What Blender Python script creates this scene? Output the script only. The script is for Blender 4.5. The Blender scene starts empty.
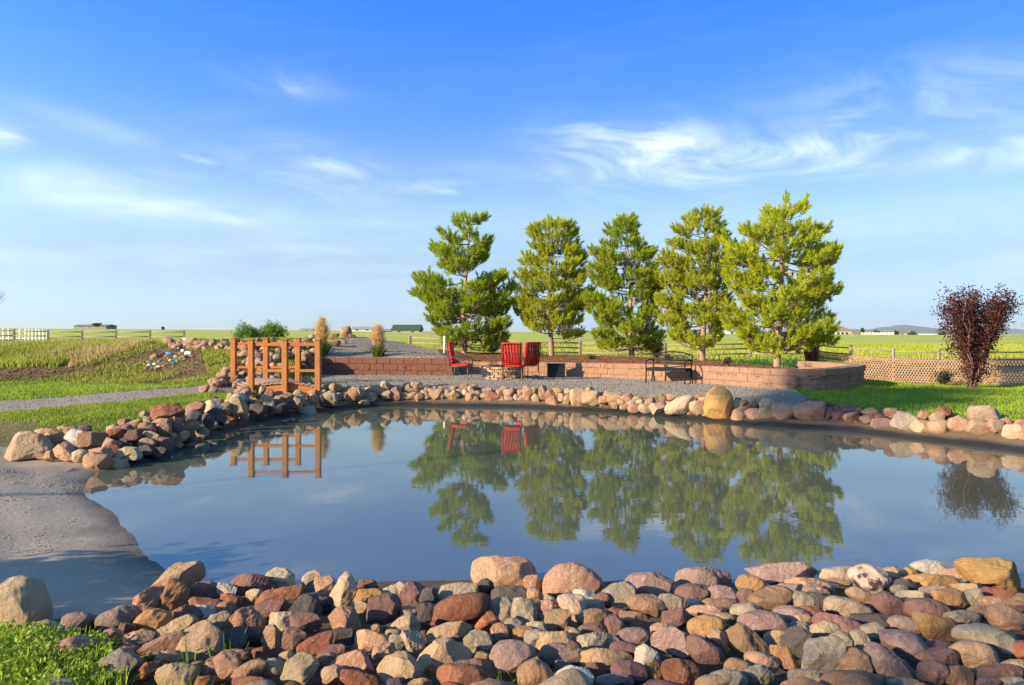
import bpy, bmesh, math, random
import numpy as np
from mathutils import Vector, Matrix, geometry
sc = bpy.context.scene
COL = sc.collection
PI = math.pi
F = 683.0; HZ = 331.0; CH = 1.8
R = math.radians
def W(px, py, Y): return Vector(((px-512)/F*Y, Y, CH-(py-HZ)/F*Y))
def G(px, py, z):
    Y = F*(CH-z)/(py-HZ); return Vector(((px-512)/F*Y, Y, z))
def XY(px, Y): return ((px-512)/F*Y, Y)
rng = random.Random(7)
# ------------------------------------------------------------------ tagging
def tag(o, label=None, cat=None, group=None, kind=None):
    if label: o['label'] = label
    if cat: o['category'] = cat
    if group: o['group'] = group
    if kind: o['kind'] = kind
    return o
def empty(name, loc=(0,0,0), rz=0, label=None, cat=None, group=None):
    o = bpy.data.objects.new(name, None); COL.objects.link(o)
    o.empty_display_size = .1
    o.location = loc; o.rotation_euler = (0,0,rz)
    return tag(o, label, cat, group)
def np_mesh(name, verts, faces, mat=None, parent=None, smooth=False, loc=None, mats=None, midx=None):
    """verts (n,3) array, faces: (m,k) array or list"""
    me = bpy.data.meshes.new(name)
    if isinstance(faces, np.ndarray) and len(faces):
        v = np.asarray(verts, dtype=np.float32); f = faces.astype(np.int32)
        me.vertices.add(len(v)); me.vertices.foreach_set('co', v.ravel())
        m, k = f.shape
        me.loops.add(m*k); me.loops.foreach_set('vertex_index', f.ravel())
        me.polygons.add(m)
        me.polygons.foreach_set('loop_start', np.arange(0, m*k, k, dtype=np.int32))
        me.polygons.foreach_set('loop_total', np.full(m, k, dtype=np.int32))
        me.update(calc_edges=True)
    else:
        me.from_pydata([tuple(map(float, v)) for v in verts], [], [list(map(int, f)) for f in faces])
    for mm in (mats or ([mat] if mat else [])): me.materials.append(mm)
    if smooth: me.polygons.foreach_set('use_smooth', np.ones(len(me.polygons), dtype=bool))
    if midx is not None: me.polygons.foreach_set('material_index', np.asarray(midx, dtype=np.int32))
    me.update()
    o = bpy.data.objects.new(name, me); COL.objects.link(o)
    if parent: o.parent = parent
    if loc is not None: o.location = loc
    return o
class MB:
    def __init__(s): s.v = []; s.f = []; s.sm = []
    def add(s, vs, fs, smooth=False):
        b = len(s.v); s.v += [tuple(v) for v in vs]
        s.f += [[b+i for i in f] for f in fs]; s.sm += [smooth]*len(fs); return s
    def box(s, c, d, rz=0, rx=0, ry=0, bev=0.0, jit=0.0, rg=None):
        """bevelled box centre c, full size d"""
        x, y, z = d[0]/2, d[1]/2, d[2]/2
        M = Matrix.Rotation(rz,3,'Z') @ Matrix.Rotation(rx,3,'X') @ Matrix.Rotation(ry,3,'Y')
        if bev <= 0:
            vs = [Vector((a*x,b*y,e*z)) for a in (-1,1) for b in (-1,1) for e in (-1,1)]
            fs = [(0,1,3,2),(4,6,7,5),(0,4,5,1),(2,3,7,6),(0,2,6,4),(1,5,7,3)]
        else:
            bv = min(bev, x*.45, y*.45, z*.45); vs = []; idx = {}
            for a in (-1,1):
                for b in (-1,1):
                    for e in (-1,1):
                        for k in range(3):
                            p = [a*(x-bv), b*(y-bv), e*(z-bv)]
                            p[k] = (a*x, b*y, e*z)[k]
                            idx[(a,b,e,k)] = len(vs); vs.append(Vector(p))
            fs = []
            def face(lst, n):
                c0 = sum((vs[i] for i in lst), Vector())/len(lst)
                nn = (vs[lst[1]]-vs[lst[0]]).cross(vs[lst[2]]-vs[lst[1]])
                if nn.dot(c0) < 0: lst = lst[::-1]
                fs.append(tuple(lst))
            for q in (-1,1):
                face([idx[(q,-1,-1,0)],idx[(q,1,-1,0)],idx[(q,1,1,0)],idx[(q,-1,1,0)]],0)
                face([idx[(-1,q,-1,1)],idx[(1,q,-1,1)],idx[(1,q,1,1)],idx[(-1,q,1,1)]],0)
                face([idx[(-1,-1,q,2)],idx[(1,-1,q,2)],idx[(1,1,q,2)],idx[(-1,1,q,2)]],0)
            for a in (-1,1):
                for b in (-1,1):
                    face([idx[(a,b,-1,0)],idx[(a,b,-1,1)],idx[(a,b,1,1)],idx[(a,b,1,0)]],0)
                    face([idx[(a,-1,b,0)],idx[(a,-1,b,2)],idx[(a,1,b,2)],idx[(a,1,b,0)]],0)
                    face([idx[(-1,a,b,1)],idx[(-1,a,b,2)],idx[(1,a,b,2)],idx[(1,a,b,1)]],0)
                    for e in (-1,1): face([idx[(a,b,e,0)],idx[(a,b,e,1)],idx[(a,b,e,2)]],0)
        if jit:
            rg = rg or rng
            vs = [v+Vector((rg.uniform(-jit,jit),rg.uniform(-jit,jit),rg.uniform(-jit,jit))) for v in vs]
        c = Vector(c); return s.add([M@v+c for v in vs], fs)
    def tube(s, pts, rad, n=8, smooth=True):
        pts = [Vector(p) for p in pts]
        if not hasattr(rad, '__len__'): rad = [rad]*len(pts)
        vs = []; up = None
        for i, p in enumerate(pts):
            t = (pts[min(i+1,len(pts)-1)]-pts[max(i-1,0)])
            if t.length < 1e-9: t = Vector((0,0,1))
            t.normalize()
            if up is None:
                up = Vector((0,0,1)) if abs(t.z) < .9 else Vector((1,0,0))
            a = t.cross(up)
            if a.length < 1e-4: a = t.orthogonal()
            a.normalize(); b = a.cross(t).normalized(); up = b
            for k in range(n):
                w = 2*PI*k/n; vs.append(p + (a*math.cos(w)+b*math.sin(w))*rad[i])
        fs = []
        for i in range(len(pts)-1):
            for k in range(n):
                fs.append((i*n+k, i*n+(k+1)%n, (i+1)*n+(k+1)%n, (i+1)*n+k))
        fs.append(tuple(range(n))[::-1]); fs.append(tuple((len(pts)-1)*n+k for k in range(n)))
        return s.add(vs, fs, smooth)
    def build(s, name, mat, parent=None, loc=None):
        me = bpy.data.meshes.new(name); me.from_pydata(s.v, [], s.f)
        me.polygons.foreach_set('use_smooth', s.sm)
        if mat: me.materials.append(mat)
        me.update(); o = bpy.data.objects.new(name, me); COL.objects.link(o)
        if parent: o.parent = parent
        if loc is not None: o.location = loc
        return o
# ------------------------------------------------------------------ materials
def lin(c): return tuple(((x/12.92) if x <= .04045 else ((x+.055)/1.055)**2.4) for x in c)
def mat(name, base, rough=.85, c2=None, nscale=8, amount=.5, bump=.0, bscale=30, var=0.0, spot=None, spotscale=60, spotthr=.62, metal=0, trans=0.0, coords='Object', detail=6, spec=.3, streak=None, bdist=.02):
    m = bpy.data.materials.new(name); m.use_nodes = True
    nt = m.node_tree; N = nt.nodes; L = nt.links
    b = N['Principled BSDF']; b.inputs['Roughness'].default_value = rough
    b.inputs['Metallic'].default_value = metal
    b.inputs['Specular IOR Level'].default_value = spec
    tc = N.new('ShaderNodeTexCoord'); co = tc.outputs[coords]
    if streak:
        mp = N.new('ShaderNodeMapping'); mp.inputs['Scale'].default_value = streak
        L.new(co, mp.inputs[0]); co2 = mp.outputs[0]
    else: co2 = co
    if var or c2 or spot:
        oi = N.new('ShaderNodeObjectInfo')
        add = N.new('ShaderNodeVectorMath'); add.operation = 'ADD'
        mul = N.new('ShaderNodeMath'); mul.operation = 'MULTIPLY'; mul.inputs[1].default_value = 37.0
        L.new(oi.outputs['Random'], mul.inputs[0]); L.new(co2, add.inputs[0]); L.new(mul.outputs[0], add.inputs[1])
        co2 = add.outputs[0]
    col = None
    rgb = N.new('ShaderNodeRGB'); rgb.outputs[0].default_value = (*base, 1); col = rgb.outputs[0]
    if c2:
        nz = N.new('ShaderNodeTexNoise'); nz.inputs['Scale'].default_value = nscale; nz.inputs['Detail'].default_value = detail
        nz.inputs['Roughness'].default_value = .65
        L.new(co2, nz.inputs['Vector'])
        rp = N.new('ShaderNodeValToRGB'); rp.color_ramp.elements[0].position = .5-.25*amount-.02; rp.color_ramp.elements[1].position = .5+.25*amount
        rp.color_ramp.elements[0].color = (*base,1); rp.color_ramp.elements[1].color = (*c2,1)
        L.new(nz.outputs['Fac'], rp.inputs[0]); col = rp.outputs[0]
    if spot:
        nz2 = N.new('ShaderNodeTexNoise'); nz2.inputs['Scale'].default_value = spotscale; nz2.inputs['Detail'].default_value = 3
        L.new(co2, nz2.inputs['Vector'])
        rp2 = N.new('ShaderNodeValToRGB'); rp2.color_ramp.elements[0].position = spotthr-.04; rp2.color_ramp.elements[1].position = spotthr+.04
        L.new(nz2.outputs['Fac'], rp2.inputs[0])
        mx = N.new('ShaderNodeMixRGB'); mx.inputs[2].default_value = (*spot,1)
        L.new(rp2.outputs[0], mx.inputs[0]); L.new(col, mx.inputs[1]); col = mx.outputs[0]
    if var:
        hs = N.new('ShaderNodeHueSaturation')
        mr = N.new('ShaderNodeMapRange'); mr.inputs['To Min'].default_value = 1-var; mr.inputs['To Max'].default_value = 1+var
        L.new(oi.outputs['Random'], mr.inputs['Value']); L.new(mr.outputs[0], hs.inputs['Value'])
        m3 = N.new('ShaderNodeMath'); m3.operation = 'MULTIPLY'; m3.inputs[1].default_value = 7.31
        m4 = N.new('ShaderNodeMath'); m4.operation = 'FRACT'
        mr2 = N.new('ShaderNodeMapRange'); mr2.inputs['To Min'].default_value = .5-.010*var/.2; mr2.inputs['To Max'].default_value = .5+.010*var/.2
        L.new(oi.outputs['Random'], m3.inputs[0]); L.new(m3.outputs[0], m4.inputs[0]); L.new(m4.outputs[0], mr2.inputs['Value']); L.new(mr2.outputs[0], hs.inputs['Hue'])
        L.new(col, hs.inputs['Color']); col = hs.outputs[0]
    L.new(col, b.inputs['Base Color'])
    if bump:
        nb = N.new('ShaderNodeTexNoise'); nb.inputs['Scale'].default_value = bscale; nb.inputs['Detail'].default_value = 8; nb.inputs['Roughness'].default_value = .7
        L.new(co2, nb.inputs['Vector'])
        bp = N.new('ShaderNodeBump'); bp.inputs['Strength'].default_value = bump; bp.inputs['Distance'].default_value = bdist
        L.new(nb.outputs['Fac'], bp.inputs['Height']); L.new(bp.outputs[0], b.inputs['Normal'])
    if trans:
        tr = N.new('ShaderNodeBsdfTranslucent'); ms = N.new('ShaderNodeMixShader'); ms.inputs[0].default_value = trans
        out = N['Material Output']; L.new(col, tr.inputs[0])
        L.new(b.outputs[0], ms.inputs[1]); L.new(tr.outputs[0], ms.inputs[2]); L.new(ms.outputs[0], out.inputs[0])
    return m
def rockmat(name, a, b_, spot=None, thr=.6, sc_=14, streak=None):
    sp = tuple(.45*x+.55*y for x, y in zip(spot, a)) if spot else None
    return mat(name, a, .9, c2=b_, nscale=sc_, amount=1.2, bump=1.0, bscale=30, var=.18, spot=sp, spotscale=45, spotthr=thr-.02, streak=streak, bdist=.032)
RM = {
 'T': rockmat('buff_sandstone', (.48,.33,.19), (.33,.215,.12), (.22,.14,.09), .64),
 'C': rockmat('cream_limestone', (.50,.385,.25), (.36,.26,.16), (.25,.18,.12), .66),
 'R': rockmat('rust_sandstone', (.30,.13,.07), (.21,.08,.045), (.42,.22,.14), .66),
 'K': rockmat('pink_granite', (.47,.275,.165), (.31,.175,.105), (.55,.38,.28), .63),
 'P': rockmat('maroon_rock', (.24,.128,.10), (.145,.08,.068), (.33,.22,.2), .68),
 'M': rockmat('mauve_rock', (.35,.235,.19), (.23,.148,.125), (.40,.30,.28), .64),
 'G': rockmat('grey_rock', (.36,.29,.20), (.25,.20,.14), (.42,.37,.31), .62),
 'B': rockmat('brown_rock', (.35,.215,.12), (.23,.14,.08), (.42,.28,.2), .65),
 'D': rockmat('dark_rock', (.13,.105,.09), (.07,.06,.052), (.2,.16,.15), .68),
 'O': rockmat('ochre_sandstone', (.58,.35,.12), (.42,.22,.07), (.25,.11,.05), .68, 9, streak=(.6,.6,2.6)),
 'Y': rockmat('golden_brown_rock', (.46,.27,.10), (.29,.16,.07), (.18,.10,.06), .62),
 'W': rockmat('white_quartz', (.60,.54,.43), (.45,.40,.31), (.3,.26,.22), .66),
 'Q': rockmat('orange_brown_rock', (.45,.19,.08), (.30,.12,.06), (.5,.3,.18), .66),
 'S': mat('speckled_rock', (.48,.38,.29), .88, c2=(.36,.27,.2), nscale=12, amount=.8, bump=.7, bscale=38, spot=(.06,.03,.035), spotscale=13, spotthr=.56, bdist=.018),
}
CW = {'T':'buff','C':'cream','R':'rust-red','K':'pinkish','P':'maroon','M':'mauve','G':'grey','B':'brown','D':'dark','O':'ochre','Y':'golden-brown','W':'whitish','Q':'orange-brown','S':'speckled'}
# ------------------------------------------------------------------ rocks
TILES = {  # x0, y0, scale
 'A':(90,555,.1898),'B':(210,555,.1898),'C':(330,555,.1898),'D':(450,555,.1898),'E':(570,555,.1898),'F':(690,555,.1898),'G':(800,555,.1898),'H':(894,555,.1898),
 'X':(0,0,1),'L1':(0,395,.127),'L2':(120,380,.127),'L3':(230,370,.127),'L4':(350,375,.127),'L5':(470,375,.127),'L6':(590,380,.127),'L7':(700,380,.15625),'L8':(850,395,.17)}
# ellipse-like stones: cx, cy, w, h, tilt, colour, kind (a angular, r rounded, s slab)
E = {}
E['A'] = [(95,435,100,85,10,'K','r'),(255,440,150,80,5,'K','a'),(435,400,210,80,33,'T','s'),(380,490,240,100,25,'B','s'),(420,555,135,85,-5,'K','r'),(305,610,125,75,20,'R','a'),(450,640,200,125,10,'T','a'),(650,600,110,110,30,'K','a'),(610,190,140,95,0,'P','a'),(580,250,125,55,-5,'R','s'),(590,300,115,75,10,'W','a'),(500,315,170,80,20,'P','a'),(185,400,85,70,0,'P','r'),(225,385,50,50,0,'K','r'),(570,605,90,80,0,'B','a'),(600,670,150,60,0,'R','a'),(205,505,90,75,0,'P','r')]
E['B'] = [(95,195,110,70,-20,'W','a'),(115,232,105,40,-15,'R','s'),(210,160,225,95,0,'P','a'),(605,165,95,125,15,'K','a'),(235,215,78,62,10,'C','a'),(320,280,160,90,5,'P','a'),(85,280,85,65,10,'K','a'),(45,345,110,90,0,'G','a'),(375,350,165,85,-3,'C','r'),(510,290,150,140,0,'D','a'),(590,270,110,90,0,'D','a'),(500,355,160,100,0,'P','r'),(440,440,155,120,-10,'P','r'),(560,475,170,100,30,'R','a'),(270,520,120,60,5,'R','a'),(325,595,135,90,0,'C','r'),(400,540,85,65,20,'T','a'),(70,590,160,145,35,'B','r'),(200,620,160,100,25,'B','a'),(130,545,140,90,0,'B','r'),(120,450,130,120,0,'D','a'),(215,430,130,100,0,'D','a'),(635,630,115,85,10,'T','a'),(190,675,180,60,0,'R','a'),(620,560,140,90,0,'P','a'),(20,280,70,80,0,'P','a')]
E['C'] = [(195,160,115,55,-5,'P','a'),(150,275,90,60,0,'T','a'),(345,200,125,105,10,'C','a'),(440,215,125,130,-15,'P','a'),(60,430,120,80,0,'D','a'),(410,300,95,60,0,'K','a'),(430,450,115,105,0,'C','a'),(230,455,240,85,-15,'K','a'),(245,390,55,48,0,'K','r'),(335,420,100,50,0,'T','a'),(285,515,115,90,20,'K','a'),(20,620,90,80,0,'T','a'),(340,460,100,90,0,'G','a'),(160,660,200,80,-15,'R','a'),(500,300,120,90,0,'D','a'),(520,230,90,100,0,'D','a'),(350,672,110,50,0,'D','a'),(470,675,130,45,0,'T','a'),(20,520,120,100,0,'P','a')]
E['D'] = [(185,180,90,100,0,'D','a'),(310,215,170,95,0,'D','r'),(432,150,80,85,10,'K','a'),(435,215,95,75,0,'K','r'),(275,285,135,115,-10,'G','r'),(390,300,115,135,0,'G','r'),(425,312,55,62,0,'K','a'),(500,290,140,95,5,'K','a'),(525,235,70,45,-20,'C','a'),(570,350,135,138,0,'B','r'),(330,380,100,90,0,'G','r'),(262,405,90,85,10,'K','a'),(380,410,115,65,15,'Y','r'),(455,390,105,75,0,'G','r'),(150,460,135,105,-5,'G','r'),(440,440,120,90,0,'G','a'),(530,450,200,90,0,'T','a'),(640,430,85,85,0,'B','r'),(120,605,265,105,-5,'P','a'),(70,645,260,130,-10,'R','r'),(600,585,95,60,0,'G','r'),(170,545,105,65,0,'B','a'),(250,440,80,60,0,'P','a')]
E['E'] = [(75,220,125,60,-10,'W','a'),(125,275,115,80,0,'C','a'),(120,335,150,95,10,'B','r'),(250,215,190,110,20,'G','a'),(550,265,160,95,-20,'G','a'),(650,255,78,48,0,'W','r'),(240,320,95,85,0,'R','r'),(235,380,92,112,10,'P','r'),(125,395,150,65,0,'P','r'),(20,430,65,85,0,'T','r'),(145,462,225,95,0,'G','s'),(335,430,175,88,3,'M','r'),(490,390,140,60,5,'T','a'),(300,500,160,75,-10,'P','r'),(180,552,255,95,-5,'T','s'),(430,612,92,85,0,'Y','a'),(310,620,175,115,-10,'P','r'),(240,665,190,70,0,'M','r'),(130,610,140,80,0,'P','a'),(560,345,150,95,0,'P','a'),(20,520,100,120,0,'P','r'),(170,235,80,70,0,'P','r')]
E['F'] = [(20,205,180,95,0,'P','r'),(170,210,160,88,-5,'M','r'),(95,255,68,48,0,'T','r'),(190,265,135,68,0,'P','r'),(90,300,200,65,-3,'K','s'),(295,218,100,75,0,'P','r'),(430,230,225,105,8,'B','r'),(580,240,122,92,0,'G','r'),(540,185,150,60,-5,'M','a'),(90,382,185,115,5,'Y','r'),(160,335,155,55,0,'T','r'),(400,370,250,135,-8,'M','r'),(540,330,200,95,-15,'M','r'),(577,385,105,60,0,'G','a'),(635,320,150,95,-10,'R','a'),(460,445,135,75,5,'T','a'),(590,465,195,135,-10,'D','a'),(380,565,175,95,-20,'K','r'),(250,595,125,92,0,'B','r'),(365,635,145,95,0,'G','a'),(200,655,185,90,0,'G','r'),(130,665,190,70,10,'T','r'),(650,230,120,90,0,'G','a'),(640,180,120,60,0,'M','r')]
E['G'] = [(40,90,115,78,-10,'K','a'),(95,205,135,52,-3,'K','s'),(480,110,110,80,0,'T','a'),(20,250,95,80,0,'G','r'),(90,250,100,95,0,'D','a'),(60,320,145,85,-15,'R','r'),(200,370,235,85,-20,'P','s'),(400,350,310,70,-3,'D','s'),(130,395,145,78,0,'C','r'),(225,455,125,88,-10,'G','r'),(380,410,130,88,10,'G','r'),(315,455,85,112,20,'G','r'),(15,365,95,92,0,'T','a'),(560,370,170,80,-10,'M','r'),(285,575,155,145,0,'B','r'),(40,652,175,90,0,'G','a'),(300,668,325,75,0,'G','s'),(540,674,165,45,0,'G','s'),(150,240,70,40,0,'G','r'),(380,340,100,60,0,'P','a')]
E['H'] = [(85,95,88,55,0,'O','a'),(200,145,270,78,-2,'Y','s'),(60,160,105,60,0,'D','a'),(28,182,85,45,0,'G','r'),(325,100,125,55,0,'T','a'),(225,192,180,52,0,'G','s'),(120,225,215,60,-10,'C','s'),(300,240,175,105,0,'Y','a'),(425,235,100,95,0,'G','a'),(400,172,180,42,0,'T','s'),(560,212,205,65,-10,'R','s'),(560,252,215,60,-5,'K','s'),(165,290,225,105,-5,'P','r'),(680,235,85,65,0,'T','r'),(375,338,185,78,0,'G','a'),(450,305,105,68,0,'B','r'),(420,530,215,145,-15,'T','r'),(665,430,120,60,0,'R','s'),(665,505,112,98,0,'Q','r'),(240,490,160,70,0,'P','r'),(245,545,165,105,0,'P','r'),(205,620,145,115,0,'P','r'),(345,640,145,95,0,'B','a'),(540,625,240,88,5,'P','r'),(650,605,185,95,10,'T','r'),(500,672,125,45,0,'M','r'),(620,670,140,50,0,'G','r'),(590,440,90,60,0,'G','r'),(680,300,90,60,0,'P','r')]
E['X'] = [(38,634,34,20,25,'C','s'),(78,622,30,18,0,'M','r'),(72,652,40,26,22,'K','r'),(60,690,34,22,0,'G','r')]
E['L1'] = [(400,350,155,110,0,'K','a'),(430,385,140,90,0,'P','a'),(600,350,175,118,-15,'W','a'),(850,380,155,78,-20,'K','a'),(910,312,155,80,0,'R','a'),(900,265,112,55,0,'C','a'),(980,215,92,50,0,'K','a'),(390,482,75,70,30,'T','a'),(630,482,105,88,20,'C','r'),(810,460,195,78,-5,'K','r'),(740,525,215,105,-5,'K','a'),(910,548,175,85,0,'C','a'),(960,460,135,78,0,'T','a'),(880,420,105,65,0,'R','a'),(350,295,150,60,0,'K','s'),(560,275,130,50,5,'T','s'),(490,258,75,32,0,'T','a'),(655,270,95,65,0,'P','a'),(320,470,100,60,0,'T','a')]
E['L2'] = [(410,325,125,78,0,'K','a'),(595,228,145,88,20,'K','a'),(730,210,155,88,10,'C','a'),(760,182,95,60,0,'K','a'),(830,228,85,88,0,'T','a'),(915,212,108,138,20,'T','a'),(935,148,88,60,30,'W','a'),(965,92,105,66,10,'K','a'),(560,360,110,65,0,'T','r'),(640,412,95,88,0,'G','r'),(680,325,90,125,0,'D','a'),(760,292,118,108,0,'D','a'),(320,345,118,70,10,'K','a'),(335,388,96,98,30,'K','a'),(240,452,136,78,-10,'T','a'),(200,503,138,66,0,'T','a'),(472,442,115,88,30,'T','r'),(350,505,128,88,0,'P','a'),(60,580,165,95,0,'C','a'),(190,370,78,66,0,'K','a'),(170,412,66,58,0,'K','a'),(110,345,126,58,0,'T','a'),(60,330,58,38,0,'C','a'),(190,270,66,46,0,'C','a'),(215,315,66,46,0,'C','a'),(240,392,88,68,0,'P','a'),(430,395,180,88,0,'P','a'),(390,440,96,48,0,'C','s'),(520,455,90,80,0,'D','a'),(40,405,106,96,0,'P','a'),(30,500,106,78,0,'D','a'),(100,445,118,88,0,'P','a'),(200,560,128,78,0,'D','a'),(300,570,120,70,0,'D','a'),(560,300,150,100,0,'D','a')]
E['L3'] = [(105,175,96,76,10,'T','a'),(60,240,86,88,30,'W','a'),(45,300,96,96,20,'G','a'),(215,270,70,58,0,'O','r'),(250,160,66,52,0,'C','a'),(300,180,86,58,0,'K','a'),(240,215,66,46,0,'K','a'),(300,245,108,78,-20,'C','a'),(370,190,86,48,0,'C','a'),(440,220,106,66,0,'K','a'),(380,230,66,46,0,'T','a'),(535,205,100,86,-20,'C','r'),(520,260,68,76,-20,'T','a'),(650,240,96,82,20,'K','r'),(790,225,86,116,10,'C','a'),(715,180,66,58,0,'C','a'),(650,180,66,46,0,'K','a'),(600,340,146,96,10,'G','a'),(350,312,96,46,0,'K','s'),(400,290,108,68,0,'D','a'),(770,130,66,38,0,'K','a'),(825,140,86,56,0,'T','a'),(850,210,58,56,0,'C','a'),(905,210,86,66,0,'K','a'),(920,155,66,56,0,'C','a'),(980,185,96,100,0,'K','r'),(180,190,66,48,0,'T','a'),(200,320,128,88,0,'D','a'),(890,180,66,38,0,'T','a'),(735,230,60,70,0,'D','a'),(480,270,80,60,0,'D','a'),(160,270,60,60,0,'D','a'),(130,250,80,60,0,'G','a'),(280,310,80,60,0,'D','a')]
E['L4'] = [(45,150,125,95,0,'K','r'),(160,175,96,70,0,'T','r'),(105,225,86,76,0,'T','a'),(275,80,76,56,-30,'C','a'),(180,118,145,52,0,'C','a'),(290,155,66,70,0,'T','r'),(360,150,70,90,0,'K','r'),(440,95,70,55,30,'T','a'),(520,85,80,50,10,'C','a'),(525,120,66,46,0,'K','a'),(435,165,86,52,0,'T','a'),(465,130,66,42,0,'K','a'),(495,165,86,52,0,'T','a'),(545,180,56,66,-40,'T','a'),(580,145,50,50,0,'C','a'),(610,165,46,46,0,'R','a'),(680,155,106,82,0,'T','a'),(730,110,52,46,0,'K','a'),(770,150,66,62,0,'C','a'),(820,110,50,42,0,'K','a'),(825,160,66,60,-45,'T','a'),(860,135,45,50,0,'C','a'),(900,100,56,56,0,'K','a'),(905,145,40,56,0,'W','a'),(950,120,56,66,0,'C','a'),(985,95,40,40,0,'K','a'),(945,180,76,76,0,'K','a'),(990,150,66,46,0,'T','a'),(320,115,36,36,0,'R','a'),(715,160,36,66,0,'T','a'),(640,125,60,40,0,'T','a'),(240,130,50,60,0,'T','a')]
E['L5'] = [(40,95,45,40,0,'K','a'),(10,115,45,56,0,'C','a'),(65,150,56,46,0,'T','a'),(140,125,76,46,0,'K','a'),(185,185,116,86,-30,'R','a'),(120,165,66,56,0,'T','a'),(240,150,86,66,0,'K','a'),(270,115,66,36,0,'K','a'),(310,145,96,66,0,'T','a'),(300,190,66,50,0,'C','a'),(365,185,56,46,-40,'C','a'),(380,130,56,46,0,'R','a'),(400,150,66,56,0,'C','a'),(455,140,76,105,0,'K','a'),(510,130,66,60,0,'T','a'),(520,190,56,76,40,'C','a'),(580,145,76,106,0,'K','a'),(630,150,66,66,0,'K','a'),(690,130,86,56,0,'T','a'),(660,215,106,70,-10,'K','r'),(725,180,56,60,0,'C','a'),(770,185,56,76,0,'R','a'),(780,135,56,56,0,'C','a'),(850,175,106,136,0,'T','a'),(870,125,56,36,0,'C','a'),(955,180,126,106,0,'T','a'),(940,125,66,56,0,'C','a'),(30,190,66,56,0,'T','a'),(410,190,50,50,0,'T','a'),(240,195,60,60,0,'T','a')]
E['L6'] = [(100,160,56,66,0,'K','a'),(140,110,56,46,0,'K','a'),(185,150,96,96,0,'T','a'),(240,175,46,56,0,'T','a'),(290,150,86,56,0,'K','a'),(290,130,50,30,0,'C','a'),(335,185,56,50,0,'C','a'),(270,215,66,40,0,'T','a'),(345,225,86,66,0,'K','r'),(400,180,66,50,0,'C','a'),(430,225,96,66,-30,'C','r'),(480,175,86,66,0,'K','a'),(525,225,96,76,10,'C','a'),(575,150,66,46,0,'K','a'),(635,140,56,50,0,'K','a'),(570,190,66,36,0,'K','a'),(860,135,52,48,0,'Y','a'),(860,220,135,95,0,'C','a'),(900,160,76,56,0,'C','a'),(380,150,86,36,0,'K','a'),(200,195,60,50,0,'K','a')]
E['L7'] = [(240,160,50,55,0,'C','a'),(270,150,56,46,0,'T','a'),(330,135,56,34,0,'C','a'),(280,185,56,30,0,'K','a'),(320,175,44,40,0,'R','a'),(360,165,40,40,0,'P','a'),(245,125,34,24,0,'C','a'),(258,230,94,80,0,'K','a'),(342,215,84,70,0,'K','a'),(428,155,94,68,0,'T','a'),(425,215,94,75,0,'T','a'),(537,200,124,118,0,'K','a'),(705,205,212,118,0,'K','a'),(725,145,125,36,0,'R','s'),(830,170,76,46,0,'P','a'),(835,215,46,76,0,'P','a'),(885,200,66,56,0,'R','a'),(905,235,96,64,0,'P','a'),(950,190,106,60,0,'P','a'),(985,245,96,60,0,'K','a'),(1010,200,56,36,0,'K','a')]
E['L8'] = [(20,95,66,56,0,'P','a'),(22,140,86,58,0,'R','a'),(125,98,125,42,0,'K','s'),(110,145,96,60,0,'K','a'),(195,170,135,70,-3,'M','r'),(250,105,96,60,0,'K','a'),(325,152,134,112,0,'G','r'),(190,130,76,42,0,'R','a'),(420,185,106,90,0,'T','r'),(440,120,66,50,0,'K','a'),(525,130,106,60,0,'T','a'),(555,100,100,50,0,'R','s'),(530,190,130,88,0,'K','r'),(640,175,125,98,0,'K','a'),(800,105,194,88,0,'C','a'),(775,190,165,92,-10,'T','r'),(870,180,86,94,0,'K','a'),(960,212,114,104,0,'C','a'),(925,155,66,46,0,'K','a'),(1000,170,106,56,0,'K','a'),(1040,235,80,70,0,'T','a'),(1090,200,110,90,0,'K','a'),(1120,260,110,80,0,'R','r'),(1200,240,130,100,0,'T','a'),(1290,280,130,100,0,'K','r'),(1400,290,150,110,0,'M','r')]
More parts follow.
